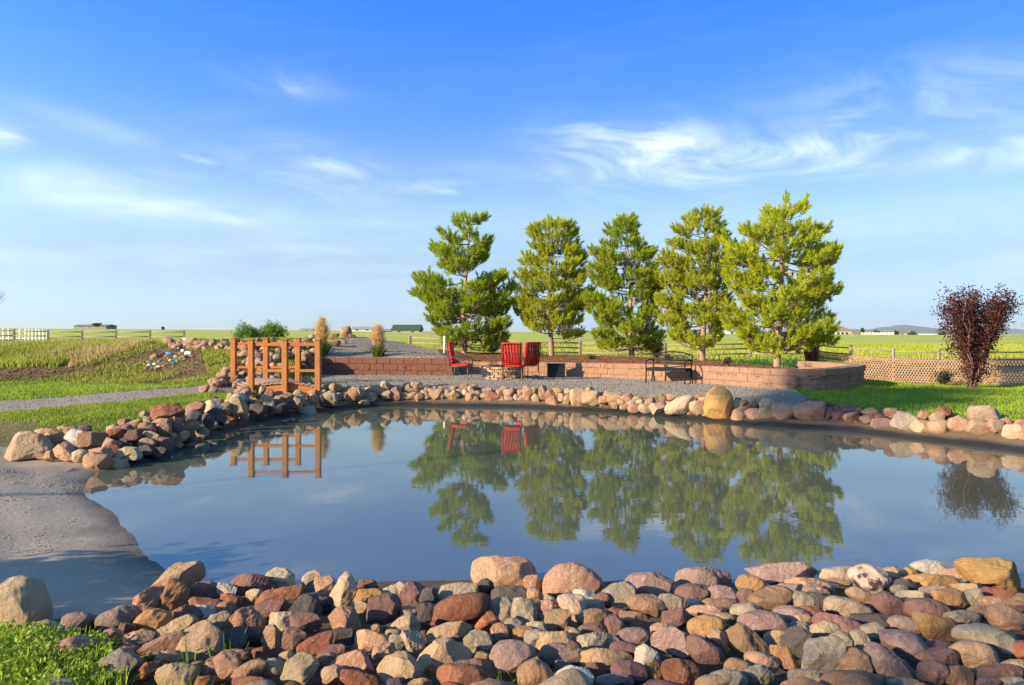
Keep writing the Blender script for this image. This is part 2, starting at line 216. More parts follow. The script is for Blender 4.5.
# traced outlines: tile, points, colour, kind, label (None = composed)
P = [
('A',[(350,165),(445,45),(480,48),(545,38),(578,75),(575,110),(510,230),(430,250),(370,200)],'T','s','large buff slab leaning uphill at the near pile\'s left end, beside the beach'),
('A',[(350,285),(395,125),(440,128),(500,185),(495,280),(470,300),(415,310)],'Y','a','golden-brown wedge standing upright against the large leaning buff slab'),
('A',[(205,265),(330,165),(385,160),(350,285),(270,310)],'K','s','pinkish flat slab sloping down to the beach, left of the golden-brown wedge'),
('A',[(25,380),(60,320),(170,265),(225,275),(265,320),(230,370),(160,400),(60,405)],'M','r','rounded mauve rock at the beach edge, leftmost large rock of the near pile'),
('A',[(230,410),(260,330),(300,290),(390,290),(412,330),(405,380),(340,430),(310,410)],'Y','a','golden-brown block below the upright wedge at the left of the near pile'),
('A',[(450,510),(500,390),(560,350),(640,360),(685,400),(700,470),(685,530),(600,565),(520,590),(480,550)],'T','a','big rough buff boulder in the near pile, right of the upright golden-brown wedge'),
('A',[(30,640),(70,560),(160,495),(250,560),(230,640),(120,685)],'G','a','rough speckled grey rock half in the weeds at lower left'),
('B',[(280,120),(300,85),(350,57),(385,70),(440,110),(455,150),(400,165),(340,180),(310,160)],'C','a','cream boulder with a peaked top at the water, above the long rust-red slab'),
('B',[(475,140),(500,100),(545,80),(580,100),(570,130),(510,165)],'C','a','small cream rock at the water between the peaked cream boulder and the cream kite-shaped rock'),
('B',[(225,270),(300,190),(440,160),(500,165),(498,225),(380,240),(235,278)],'R','s','long rust-red slab lying just below the peaked cream boulder'),
('B',[(120,325),(160,260),(190,262),(260,330),(300,370),(270,430),(170,430),(110,380)],'K','a','pinkish rock with a pointed sunlit top, left of the long rust-red slab\'s foot'),
('B',[(260,495),(285,380),(320,368),(385,430),(380,475),(330,490),(290,505)],'K','a','pinkish upright rock like a tooth in the middle of the near pile\'s left half'),
('B',[(385,650),(400,580),(460,515),(520,530),(580,590),(575,640),(500,680),(420,685)],'C','a','large smooth golden-cream boulder at the bottom edge of the left half'),
('C',[(-10,220),(20,150),(75,90),(110,120),(155,185),(130,245),(50,280),(10,250)],'C','a','cream kite-shaped rock standing on its point beside the bright yellow rock'),
('C',[(110,250),(150,185),(240,180),(275,205),(200,240),(130,270)],'O','a','bright yellow-ochre rock tucked behind the round dark maroon rock'),
('C',[(185,320),(200,240),(260,205),(340,210),(372,260),(350,330),(290,362),(200,350)],'P','r','round dark maroon rock in front of the bright yellow-ochre rock'),
('C',[(-10,330),(60,265),(110,280),(175,390),(120,420),(60,390),(0,400)],'K','a','pinkish rough rock directly below the cream kite-shaped rock'),
('C',[(320,370),(400,310),(470,330),(480,400),(380,410)],'C','a','angular cream rock right of the round dark maroon rock'),
('C',[(-30,600),(60,520),(140,500),(200,520),(230,600),(180,640),(60,650)],'K','a','broad pinkish-red rock left of the large cream-pink wedge near the bottom'),
('C',[(250,600),(270,540),(370,505),(420,540),(500,620),(500,650),(400,660),(290,685)],'T','a','large cream-pink wedge at the bottom edge, left of the tan leaning slab'),
('C',[(495,430),(530,390),(620,360),(690,350),(740,380),(700,430),(600,440),(510,480)],'T','s','buff slab lying under the big rust-red boulder'),
('D',[(-75,200),(-50,165),(40,148),(158,155),(168,205),(60,215),(-30,240),(-65,265)],'C','a','long cream block at the water behind the big rust-red boulder'),
('D',[(122,140),(128,60),(150,25),(250,10),(380,15),(430,50),(455,100),(450,150),(390,180),(300,178),(230,195),(150,160)],'K','r','biggest pinkish boulder standing at the water in the centre of the near pile'),
('D',[(485,180),(520,100),(570,55),(650,50),(685,55),(760,100),(800,150),(790,200),(700,210),(570,225),(500,210)],'K','r','rounded pinkish boulder at the water, right of the biggest pinkish boulder'),
('D',[(-120,370),(-60,260),(20,215),(130,200),(215,225),(215,280),(150,350),(90,370),(-50,360)],'R','r','big smooth rust-red boulder in front of the long cream block'),
('D',[(130,375),(210,290),(262,345),(210,415),(140,410)],'Q','a','orange-brown triangular rock at the right foot of the big rust-red boulder'),
('D',[(565,225),(610,208),(700,215),(725,260),(700,320),(670,355),(620,320),(580,270)],'C','r','greenish-cream boulder just below the rounded pinkish boulder at the water'),
('D',[(-190,600),(-160,530),(-80,450),(0,440),(60,470),(130,520),(110,570),(0,590),(-110,640)],'T','a','large tan leaning slab near the bottom, under the buff slab'),
('D',[(210,490),(250,460),(340,452),(420,475),(455,520),(400,590),(330,650),(260,665),(225,620)],'M','r','large round mauve boulder near the bottom in the centre of the near pile'),
('D',[(355,610),(380,570),(450,535),(510,580),(540,640),(500,700),(370,700)],'B','r','brown domed rock at the bottom edge, right of the large round mauve boulder'),
('D',[(455,510),(520,465),(620,465),(700,500),(700,570),(600,600),(500,590)],'M','a','broad mauve rock behind the brown domed rock at the bottom edge'),
('D',[(540,680),(560,620),(640,585),(720,600),(760,660),(740,700),(560,700)],'W','r','pale grey-white boulder cut off by the bottom edge, right of the brown domed rock'),
('E',[(295,150),(340,95),(450,95),(530,130),(590,180),(560,240),(480,230),(360,220),(300,180)],'M','a','large craggy mauve and pink boulder at the water right of centre'),
('E',[(300,245),(320,215),(440,213),(490,250),(500,290),(450,330),(380,305),(310,280)],'B','r','brown oblong boulder lying below the craggy mauve and pink boulder'),
('E',[(280,290),(380,295),(430,350),(450,400),(400,410),(320,380),(275,350)],'B','a','brown angular rock wedged under the brown oblong boulder'),
('E',[(412,450),(440,400),(540,385),(620,420),(650,480),(620,550),(540,520),(430,480)],'M','a','knobbly mauve boulder right of the white pointed rock'),
('E',[(320,550),(350,500),(395,468),(440,500),(475,560),(470,590),(380,600),(335,580)],'W','a','white pointed rock sticking up near the bottom, right of centre'),
('E',[(480,560),(540,545),(640,560),(700,620),(690,690),(520,690),(490,620)],'R','a','large flat-topped rust-red boulder at the bottom edge right of centre'),
('F',[(-80,180),(-40,80),(50,62),(140,68),(260,115),(250,170),(170,180),(0,200)],'M','a','wide mauve ledge rock at the water, left of the gold oval rock'),
('F',[(242,150),(270,110),(340,107),(380,130),(425,180),(350,200),(300,205),(260,180)],'Y','r','gold oval rock below the tree reflection, beside the wide mauve ledge rock'),
('F',[(205,310),(240,265),(330,255),(380,290),(370,320),(270,350)],'G','r','two-tone grey rock below the gold oval rock'),
('F',[(300,85),(330,55),(500,45),(570,45),(670,105),(600,120),(480,130),(440,175),(390,130),(310,105)],'M','a','long mauve-brown rock at the water right of the gold oval rock'),
('F',[(100,430),(140,390),(190,385),(215,500),(200,525)],'K','a','pinkish triangular rock pointing down, left of the tilted brown boulder'),
('F',[(190,370),(240,350),(290,370),(400,470),(415,520),(340,540),(270,545),(220,480)],'B','a','tilted brown boulder in the middle of the right half of the near pile'),
('F',[(0,430),(40,420),(160,500),(178,560),(130,575),(30,560),(-10,500)],'P','r','maroon tilted rock with a white fleck, left of the pinkish triangular rock'),
('F',[(415,495),(440,478),(530,490),(590,560),(570,610),(520,625),(470,580)],'Y','a','golden two-faced rock just right of the tilted brown boulder\'s foot'),
('G',[(92,110),(130,75),(200,68),(300,62),(290,130),(240,160),(140,135)],'C','r','smooth cream boulder at the water, left of the black-speckled boulder'),
('G',[(270,120),(280,75),(350,52),(420,70),(465,120),(460,180),(400,210),(310,180)],'S','r','round boulder blotched black and cream at the water on the right'),
('G',[(-110,160),(-40,120),(60,125),(230,185),(200,210),(80,185)],'K','s','long pinkish slab with an orange edge in front of the smooth cream boulder'),
('G',[(245,190),(290,168),(350,190),(385,235),(370,270),(280,230)],'T','r','tan oval rock below the black-blotched boulder'),
('G',[(120,285),(160,225),(230,218),(300,250),(390,310),(330,330),(200,335)],'C','r','large cream and pink rounded boulder left of the round maroon boulder'),
('G',[(380,270),(400,215),(470,190),(540,235),(560,290),(530,330),(430,325)],'P','r','round maroon boulder below the black-blotched boulder'),
('G',[(420,440),(450,400),(570,400),(640,450),(660,520),(650,580),(600,585),(500,500)],'M','r','pitted reddish-mauve boulder above the large angular mauve boulder'),
('G',[(10,600),(35,500),(80,440),(200,435),(240,480),(215,600),(185,650),(110,620)],'G','a','large pale grey-tan block with flat faces on the lower right'),
('G',[(325,520),(370,460),(430,460),(540,550),(630,620),(635,680),(500,655),(380,610)],'M','a','large angular mauve boulder near the bottom edge on the right'),
('H',[(90,70),(110,40),(180,27),(265,40),(272,90),(230,117),(140,110)],'W','r','whitish-grey boulder at the water, left of the big ochre block'),
('H',[(355,60),(380,25),(470,18),(640,22),(700,80),(720,200),(640,200),(560,175),(470,150),(400,150)],'O','a','big ochre sandstone block at the water by the right frame edge'),
('H',[(80,320),(110,300),(200,320),(320,340),(325,420),(290,460),(200,460),(130,390)],'Y','a','golden-brown blocky boulder left of the curved grey-green boulder'),
('H',[(500,310),(540,262),(620,280),(700,330),(700,380),(610,415),(530,370)],'K','r','pinkish rounded boulder two rows below the big ochre block'),
('H',[(330,420),(380,375),(480,370),(560,400),(620,450),(610,520),(560,565),(520,520),(440,465),(350,460)],'C','r','curved grey-green cream boulder on the lower right, arching over a tan rock'),
('X',[(-14,625),(-12,590),(8,577),(30,580),(45,605),(48,622),(30,632)],'C','r','large pale boulder at the left frame edge behind the weeds'),
('L1',[(35,500),(50,390),(110,310),(240,290),(320,320),(380,400),(380,470),(280,510),(120,510)],'C','a','largest cream boulder on the left shore, where rocks meet the beach'),
('L1',[(405,450),(510,365),(590,480),(580,540),(480,510)],'K','s','pinkish tilted slab right of the largest cream boulder on the left shore'),
('L1',[(620,330),(640,300),(800,290),(830,330),(830,400),(740,430),(640,400)],'B','a','square brown block with a flat top on the left shore'),
('L2',[(210,270),(240,220),(330,195),(440,190),(520,230),(500,280),(450,310),(330,310),(240,310)],'R','a','largest red flat-topped boulder on the left shore beside the grass'),
('L6',[(580,240),(610,200),(690,145),(760,122),(815,130),(800,190),(770,240),(720,268),(620,265)],'C','r','big pale buff oval boulder on the far shore below the bench'),
('L7',[(25,200),(50,90),(90,50),(140,45),(190,90),(210,160),(210,220),(190,245),(100,240),(30,225)],'O','r','tall rounded orange boulder, the highest stone on the far shore'),
]
_ico = {}
def ico(n):
    if n not in _ico:
        bm = bmesh.new(); bmesh.ops.create_icosphere(bm, subdivisions=n, radius=1)
        v = np.array([x.co[:] for x in bm.verts]); f = np.array([[y.index for y in x.verts] for x in bm.faces], dtype=np.int32); bm.free()
        _ico[n] = (v, f)
    return _ico[n]
def ell_poly(w, h, rot, kind, rg):
    n = 7 if kind != 'r' else 12; pts = []
    a0 = rg.uniform(0, 6.28)
    for i in range(n):
        a = a0+2*PI*(i+rg.uniform(-.25,.25))/n
        if kind == 'r': e = 1.0; k = rg.uniform(.93,1.03)
        else: e = .72; k = rg.uniform(.92,1.1)
        ca, sa = math.cos(a), math.sin(a)
        x = math.copysign(abs(ca)**e, ca)*w/2*k; y = math.copysign(abs(sa)**e, sa)*h/2*k
        c, s = math.cos(R(rot)), math.sin(R(rot))
        pts.append((x*c-y*s, x*s+y*c))
    return pts
def rock_shape(poly, depth, kind, seed, sub):
    """poly: outline in metres (x right, z up) about its centre; returns verts, faces"""
    rs = np.random.RandomState(seed)
    v, f = ico(sub); v = v.copy()
    p = np.array(poly, dtype=float); n = len(p); T = 96
    tab = np.zeros(T)
    for t in range(T):
        a = 2*PI*t/T; d = np.array([math.cos(a), math.sin(a)]); best = 0
        for i in range(n):
            q = p[i]; e = p[(i+1)%n]-q; den = d[0]*e[1]-d[1]*e[0]
            if abs(den) < 1e-12: continue
            s = (q[0]*e[1]-q[1]*e[0])/den; u = (q[0]*d[1]-q[1]*d[0])/den
            if s > 0 and -1e-6 <= u <= 1+1e-6: best = max(best, s)
        tab[t] = best
    bl = 1 if kind != 'r' else 3
    k = np.ones(2*bl+1)/(2*bl+1)
    tab = np.convolve(np.concatenate([tab[-bl:], tab, tab[:bl]]), k, 'valid')*1.03
    th = (np.arctan2(v[:,2], v[:,0]) % (2*PI))/(2*PI)*T
    i0 = np.floor(th).astype(int)%T; fr = th-np.floor(th)
    Rr = tab[i0]*(1-fr)+tab[(i0+1)%T]*fr
    pl = np.sqrt(v[:,0]**2+v[:,2]**2); e = {'a':.55,'s':.5,'r':.85}[kind]
    fx = pl**e; gy = np.sign(v[:,1])*np.abs(v[:,1])**max(e,.62)
    tt = th/T*2*PI
    o = np.stack([np.cos(tt)*Rr*fx, gy*depth, np.sin(tt)*Rr*fx], 1)
    size = np.sqrt(depth*tab.mean())
    # chops
    nc = {'a':18,'s':14,'r':9}[kind]
    for c in range(nc):
        m = rs.normal(size=3)
        if c%2: m[1] = -abs(m[1])*1.6-.4
        m /= np.linalg.norm(m)
        pr = o@m; mx = pr.max(); d = mx*rs.uniform(.55,.90) if kind != 'r' else mx*rs.uniform(.82,.95)
        if abs(m[1]) < .5 and d < .84*mx: d = .84*mx
        ex = np.maximum(pr-d, 0); o -= np.outer(ex*.98, m)
    # lumps
    amp = {'a':.040,'s':.034,'r':.030}[kind]*size
    disp = np.zeros(len(o)); nrm = o/(np.linalg.norm(o,axis=1,keepdims=True)+1e-9)
    for oc in range(9):
        kv = rs.normal(size=3); kv *= (2.2*1.45**oc)/size/np.linalg.norm(kv)
        disp += np.sin(o@kv+rs.uniform(0,6.28))*amp/(1.18**oc)*.75
    o += nrm*disp[:,None]
    return o, f
ROCKS = []  # dict(px,py,w,h,verts,faces,matrix,col,kind,zone,label)
def add_rock(pts_px, col, kind, zone, Yfun, label=None, sub=4, depthk=None, seed=None):
    cx = (min(p[0] for p in pts_px)+max(p[0] for p in pts_px))/2; cy = (min(p[1] for p in pts_px)+max(p[1] for p in pts_px))/2
    w = max(p[0] for p in pts_px)-min(p[0] for p in pts_px); h = max(p[1] for p in pts_px)-min(p[1] for p in pts_px)
    Y = Yfun(cx, cy, w, h)
    ray = Vector(((cx-512)/F, 1, -(cy-HZ)/F)); pos = Vector((0,0,CH))+ray*Y
    d = Vector((0,1,ray.z)).normalized(); x = Vector((1,0,0)); z = x.cross(d).normalized()
    s = Y/F; Lp = math.sqrt(1+ray.z**2)
    poly = [((p[0]-cx)*s, -(p[1]-cy)*s/Lp) for p in pts_px]
    area = 0
    for i in range(len(poly)):
        a, b = poly[i], poly[(i+1)%len(poly)]; area += a[0]*b[1]-a[1]*b[0]
    if area < 0: poly = poly[::-1]
    wm, hm = w*s, h*s
    dk = depthk or {'a':.46,'r':.5,'s':.6}[kind]
    depth = dk*math.sqrt(wm*hm)
    sd = seed if seed is not None else (int(cx*31+cy*77+w*7)&0xffff)
    M = Matrix((( x.x, d.x, z.x),(x.y,d.y,z.y),(x.z,d.z,z.z))).to_4x4(); M.translation = pos + ray*(depth*.35)
    v, f = rock_shape(poly, depth, kind, sd, sub)
    ROCKS.append(dict(px=cx, py=cy, w=w, h=h, v=v, f=f, M=M, col=col, kind=kind, zone=zone, label=label))
def Yplane(cx, cy, w, h):
    yy = cy + .2*h
    return 1.25/((yy-HZ)/F-.10)
SHB = [(0,462),(35,463),(100,468),(160,458),(200,438),(230,428),(260,420),(300,413),(340,406),(400,403),(520,404),(600,409),(680,416),(740,421),(800,424),(850,427),(900,433),(960,439),(1024,447),(1150,458)]
def interp(T, x):
    if x <= T[0][0]: return T[0][1]
    for a, b in zip(T, T[1:]):
        if x <= b[0]: return a[1]+(b[1]-a[1])*(x-a[0])/(b[0]-a[0])
    return T[-1][1]
def Yshore(cx, cy, w, h):
    pb = interp(SHB, cx); Y0 = F*(CH-.06)/(pb-HZ)
    dy = max(0, pb-(cy+h/2))
    return Y0 + .12 + dy*Y0/F*(1.1 if cx > 330 else 2.2)
rg0 = random.Random(11)
for t, L_ in E.items():
    x0, y0, s = TILES[t]
    fore = t in 'ABCDEFGHX'
    for (cx, cy, w, h, rot, c, k) in L_:
        if k == 'r' and (t in 'ABCD' or not fore) and rg0.random() < .6: k = 'a'
        if t in ('L4','L5','L6') and c in 'KR' and rg0.random() < .5: c = rg0.choice('TTYB')
        gw = 1.19 if fore else 1.10 if t == 'L8' else 1.26
        pts = [(x0+(cx+a)*s, y0+(cy-b)*s) for a, b in ell_poly(w*gw, h*gw, rot, k, rg0)]
        if not fore and rg0.random() < .35: k = 'a'
        zone = 'near' if fore else ('left' if t in ('L1','L2') or (t == 'L3' and cx < 400) else ('bridge' if t == 'L3' else ('right' if t == 'L8' else 'far')))
        add_rock(pts, c, k, zone, Yplane if fore else Yshore, sub=5 if fore and w*h*s*s > 250 else 4)
for (t, pts, c, k, lab) in P:
    x0, y0, s = TILES[t]; fore = t in 'ABCDEFGHX'
    pts = [(x0+a*s, y0+b*s) for a, b in pts]
    mx_ = sum(p[0] for p in pts)/len(pts); my_ = sum(p[1] for p in pts)/len(pts); pts = [(mx_+(a-mx_)*1.07, my_+(b-my_)*1.07) for a, b in pts]
    add_rock(pts, c, k, 'near' if fore else {'L1':'left','L2':'left','L6':'far','L7':'far'}[t], Yplane if fore else Yshore, label=lab, sub=5, depthk=.42)
# small stones filling the gaps of the near pile, lower than the traced ones
for i in range(230):
    px = rg0.uniform(105, 1050); top = 600 if px > 250 else 600+(250-px)*.25
    py = rg0.uniform(top, 700)
    w = rg0.uniform(12, 22)*(.6+.5*(py-560)/120)
    pts = [(px+a, py-b) for a, b in ell_poly(w*1.2, w, rg0.uniform(-30,30), 'a', rg0)]
    add_rock(pts, rg0.choice('PPDBKRTGM'), rg0.choice('ar'), 'near', lambda cx,cy,w,h: 1.40/((cy+.2*h-HZ)/F-.10), sub=3); ROCKS[-1]['filler'] = True

for i in range(170):
    px = rg0.uniform(290, 860); pb = interp(SHB, px); top = pb-18 if px < 640 else pb-20
    w = rg0.uniform(4.5, 8.5); py = rg0.uniform(top+w*.4, pb-w*.4)
    pts = [(px+a, py-b) for a, b in ell_poly(w*1.25, w, rg0.uniform(-40,40), 'a', rg0)]
    add_rock(pts, rg0.choice('TTTKCKTRY') if px < 790 else rg0.choice('PRKP'), 'a', 'far', lambda a,b,c,d: Yshore(a,b,c,d)+.12, sub=3); ROCKS[-1]['filler'] = True
for i in range(90):
    px = rg0.uniform(60, 300); pb = interp(SHB, px); w = rg0.uniform(5, 10); py = rg0.uniform(pb-(36 if px < 235 else 16), pb-w*.4)
    pts = [(px+a, py-b) for a, b in ell_poly(w*1.25, w, rg0.uniform(-40,40), 'a', rg0)]
    add_rock(pts, rg0.choice('TKCPRDPK'), 'a', 'left', lambda a,b,c,d: Yshore(a,b,c,d)+.18, sub=3); ROCKS[-1]['filler'] = True

for i in range(260):   # the bank goes on outside the frame
    px = rg0.uniform(60, 1500); py = rg0.uniform(690, 860) if px < 1040 else rg0.uniform(590, 860)
    if px < 160: continue
    w = rg0.uniform(26, 60)
    pts = [(px+a, py-b) for a, b in ell_poly(w*1.25, w*.85, rg0.uniform(-30,30), 'a', rg0)]
    add_rock(pts, rg0.choice('PTBKRTGMC'), rg0.choice('ar'), 'near', lambda cx,cy,w,h: 1.25/((cy+.2*h-HZ)/F-.10), sub=3); ROCKS[-1]['filler'] = True
# ------------------------------------------------------------------ terrain
def px_at(px, Y): return (px-512)/F*Y
POND = [G(*p,0)[:2] for p in [(88,480),(97,472),(160,462),(205,441),(232,431),(262,423),(300,415),(340,409),(400,406),(460,407),(520,408),(600,412),(640,415),(680,419),(740,425),(800,429),(850,432),(900,438),(960,445),(1024,453),(1100,463)]]
POND += [(10.4,8.3),(10.6,6.6),(9.4,5.3),(7.2,4.75),(5,4.72),(3.2,4.8),(2,4.86),(1,4.9),(0,4.95),(-.8,4.92),(-1.5,4.85),(-2.1,4.8),(-2.35,4.95)]
POND += [G(*p,0)[:2] for p in [(172,577),(166,571),(158,563),(148,558),(141,550),(135,537),(127,530),(120,525),(118,517),(108,509),(96,502),(87,497),(83,492)]]
_k = len(POND)-13; _t = POND[_k:]; _o = []; _r = random.Random(8)
for _i in range(len(_t)-1):
    for _j in range(4):
        _q = Vector(_t[_i]).lerp(Vector(_t[_i+1]), _j/4); _o.append(_q+Vector((_r.uniform(-.011,.011), _r.uniform(-.011,.011))) if _j else _q)
POND = POND[:_k]+_o+[Vector(_t[-1])]; POND = [tuple(p) for p in POND]; NB = len(_o)+1
PN = np.array(POND)
def seg_dist(X, Y, P_):
    d = np.full(X.shape, 1e9); n = len(P_)
    for i in range(n):
        a = P_[i]; b = P_[(i+1)%n]; e = b-a; L2 = (e**2).sum()+1e-12
        t = np.clip(((X-a[0])*e[0]+(Y-a[1])*e[1])/L2, 0, 1)
        d = np.minimum(d, np.hypot(X-a[0]-t*e[0], Y-a[1]-t*e[1]))
    return d
def inside(X, Y, P_):
    P_ = np.asarray(P_); c = np.zeros(X.shape, bool); n = len(P_)
    for i in range(n):
        a = P_[i]; b = P_[(i+1)%n]
        m = ((a[1] > Y) != (b[1] > Y))
        with np.errstate(divide='ignore', invalid='ignore'):
            xi = (b[0]-a[0])*(Y-a[1])/(b[1]-a[1]+1e-15)+a[0]
        c ^= m & (X < xi)
    return c
def pond_sd(X, Y):
    d = seg_dist(X, Y, PN); return np.where(inside(X, Y, PN), -d, d)
# retaining walls: base line points px, py (z .41)
ZB = .41
WALLL = [Vector(G(*p, ZB)[:2]) for p in [(322,375.4),(350,375.6),(400,376),(453,376.6)]]
WALLR = [Vector(G(*p, ZB)[:2]) for p in [(453,374.6),(500,375.6),(560,377),(600,378.5),(650,381),(700,384.5),(740,387.5),(775,390.5),(800,392),(822,392),(842,390.5),(858,388),(866,385.5)]]
e_ = WALLR[-1]; WALLR += [Vector((e_.x+.12, e_.y+.7)), Vector((e_.x-.1, e_.y+1.5)), Vector((e_.x-.6, e_.y+2.3))]
def wtop(x):  # top height of right wall
    return .84+.10*max(0, min(1, (x-1)/7.0))
BED = [tuple(p) for p in WALLR] + [(6.5,23.6),(4.6,25.9),(2.,27.3),(-1,28.2),(-3.0,27.6),(-2.6,24.0)]
RAMP = [tuple(p) for p in WALLL] + [px_at(455,22.5) and (px_at(462,22.8),22.8),(px_at(446,24.5),24.5),(px_at(415,26.2),26.2),(px_at(385,28.2),28.2),(px_at(345,28.5),28.5),(px_at(338,26),26),(px_at(322,23.6),23.6),(px_at(310,22.4),22.4)]
def smooth(t): t = np.clip(t, 0, 1); return t*t*(3-2*t)
def farplane(X, Y):
    Rr = np.hypot(X, Y)
    pl = 1.8-.0012*Y-.0070*np.clip(X, -3000, 3000)
    t = smooth((Rr-38)/330)
    return (.62-.006*X*smooth((Rr-20)/30))*(1-t)+pl*t
CT = [  # x, y, z control points of the natural ground
 # path and lower lawn, left
 (px_at(0,11.6),11.6,.45),(px_at(60,12.4),12.4,.46),(px_at(120,13.6),13.6,.47),(px_at(200,15.5),15.5,.48),(px_at(0,15),15,.48),(px_at(0,19),19,.52),(px_at(100,19.2),19.2,.54),(px_at(190,18),18,.52),
 (-9,9,.22),(px_at(10,9.15),9.15,.06),(px_at(60,9.0),9.0,.05),(px_at(110,9.4),9.4,.10),(px_at(20,10.3),10.3,.36),(px_at(90,10.6),10.6,.36),(px_at(150,11.6),11.6,.38),(-12,12,.45),(-14,8,.4),(-20,16,.5),(px_at(-80,19),19,.52),
 # weed bank
 (px_at(-60,22),22,1.10),(px_at(0,21.8),21.8,1.14),(px_at(60,22),22,1.16),(px_at(110,22.4),22.4,1.22),(px_at(0,20.6),20.6,.80),(px_at(60,20.4),20.4,.82),
 (px_at(-60,27),27,1.05),(px_at(30,28),28,.98),
 # mound
 (px_at(150,20.2),20.2,.85),(px_at(135,21.5),21.5,1.22),(px_at(170,22),22,1.40),(px_at(200,21.8),21.8,1.43),(px_at(232,21.6),21.6,1.45),(px_at(205,20),20,.98),(px_at(180,19.2),19.2,.66),(px_at(228,19),19,.75),(px_at(270,21.8),21.8,1.42),(px_at(300,22.2),22.2,1.40),
 (px_at(170,24.5),24.5,1.30),(px_at(240,24.5),24.5,1.30),(px_at(300,25),25,1.36),(px_at(200,29),29,.85),(px_at(300,31),31,.9),
 # creek
 (px_at(262,20),20,.92),(px_at(285,20.2),20.2,.90),(px_at(262,18.2),18.2,.50),(px_at(285,18.2),18.2,.46),(px_at(306,18.6),18.6,.5),(px_at(306,20.3),20.3,.85),(px_at(285,16.6),16.6,.30),(px_at(300,16.6),16.6,.30),
 # ramp hill
 (px_at(330,21.5),21.5,1.0),(px_at(390,21.5),21.5,1.0),(px_at(450,21.7),21.7,1.0),(px_at(345,24),24,1.38),(px_at(360,26.5),26.5,1.56),(px_at(385,27),27,1.44),(px_at(420,25.5),25.5,1.12),(px_at(446,24),24,.98),(px_at(480,30),30,.66),(px_at(400,33),33,.85),
 # patio
 (px_at(330,17.5),17.5,.41),(px_at(420,17.5),17.5,.41),(px_at(520,17.2),17.2,.41),(px_at(600,17.2),17.2,.41),(px_at(700,15.5),15.5,.40),(px_at(780,13.9),13.9,.38),
 # right lawn
 (px_at(840,13.5),13.5,.36),(px_at(920,12),12,.34),(px_at(1000,11.3),11.3,.34),(px_at(1100,11.5),11.5,.36),(px_at(900,16.5),16.5,.38),(px_at(1000,16.5),16.5,.38),(px_at(900,19.3),19.3,.33),(px_at(1000,19.3),19.3,.33),(px_at(1100,17),17,.36),
 (px_at(860,25),25,.28),(px_at(950,25),25,.28),(px_at(1060,25),25,.26),(px_at(860,31),31,.35),(px_at(980,31),31,.35),(13,7,.4),(13,3,.5),(18,12,.35),
 # bed
 (-1,22.6,.80),(3,22.6,.84),(6.5,19,.76),(0,26.5,.90),(4,24.6,.86),(7.5,20.5,.74),(0,31,.62),(6,29,.45),
 # near bank and beach
 (-1,4.3,.0),(1,4.3,.0),(3,4.3,.0),(5,4.2,.02),(-1,3.0,.13),(1,3.0,.13),(3,3,.13),(5,3,.15),(0,1.5,.22),(0,0,.28),(4,0,.3),(-3,1.5,.3),(-2.0,3.2,.22),(-2.6,3.7,.17),(-1.8,4.2,.02),
 (-3.4,4.3,.10),(-3.6,5.2,.06),(-4.4,6.5,.06),(-5.2,7.6,.07),(-6.5,8.3,.14),(-7,6.5,.22),(-6,4.5,.3),(-10,6,.4),(-5,2,.4),(-9,-3,.4),(5,-6,.4),(-16,-10,.5),(16,-8,.4)]
for a in range(0, 360, 24):
    xx, yy = 46*math.cos(R(a)), 46*math.sin(R(a)); CT.append((xx, yy, float(farplane(np.array(xx), np.array(yy)))))
CTa = np.array(CT)
def tps_k(r2): return np.where(r2 > 1e-12, r2*np.log(r2+1e-12)*.5, 0)
_n = len(CTa); _D = ((CTa[:,None,:2]-CTa[None,:,:2])**2).sum(2)
_A = np.zeros((_n+3,_n+3)); _A[:_n,:_n] = tps_k(_D)+np.eye(_n)*.06; _A[:_n,_n] = 1; _A[:_n,_n+1:] = CTa[:,:2]; _A[_n,:_n] = 1; _A[_n+1:,:_n] = CTa[:,:2].T
_w = np.linalg.solve(_A, np.concatenate([CTa[:,2],[0,0,0]]))
BEDa = np.array(BED); RAMPa = np.array(RAMP)
WLa = np.array([tuple(p) for p in WALLL])
def wob(X, Y): return .012*np.sin(X*2.1+Y*1.3)+.010*np.sin(X*4.7-Y*3.9+1)+.006*np.sin(X*9.1+Y*8.3+2)
def H(X, Y):
    X = np.asarray(X, float); Y = np.asarray(Y, float); sh = X.shape
    x = X.ravel(); y = Y.ravel(); out = np.zeros(len(x))
    for i in range(0, len(x), 20000):
        a = x[i:i+20000]; b = y[i:i+20000]
        r2 = (a[:,None]-CTa[None,:,0])**2+(b[:,None]-CTa[None,:,1])**2
        out[i:i+20000] = tps_k(r2)@_w[:_n]+_w[_n]+_w[_n+1]*a+_w[_n+2]*b
    X = x; Y = y
    t = smooth((np.hypot(X, Y)-34)/11); base = out*(1-t)+farplane(X, Y)*t
    # patio kept level
    pat = inside(X, Y, PATIO); base = np.where(pat, np.clip(base, .36, .44), base)
    # low side of the left wall
    near_wall = (X > WLa[0,0]-.3) & (X < WLa[-1,0]+.2) & (Y < 21.4) & (Y > 17)
    base = np.where(near_wall & (Y < np.interp(X, WLa[:,0], WLa[:,1])+.12), np.minimum(base, .43), base)
    base = base + wob(X, Y)*np.where(pat, .3, 1)
    bed = inside(X, Y, BEDa); base = np.where(bed, np.maximum(base, .70)+0*X, base)
    rmp = inside(X, Y, RAMPa); base = np.where(rmp, np.maximum(base, .93), base)
    d = pond_sd(X, Y)
    lo = np.clip(base, .025, .11); hi = np.maximum(base-.11, 0)
    o = lo*np.clip(d/.35, 0, 1) + hi*smooth((d-.30)/.65)
    z = np.where(d > 0, np.where(d < 1.0, o, base), -.7*smooth(-d/2.2)-.03*np.clip(-d/.1,0,1))
    return z.reshape(sh)
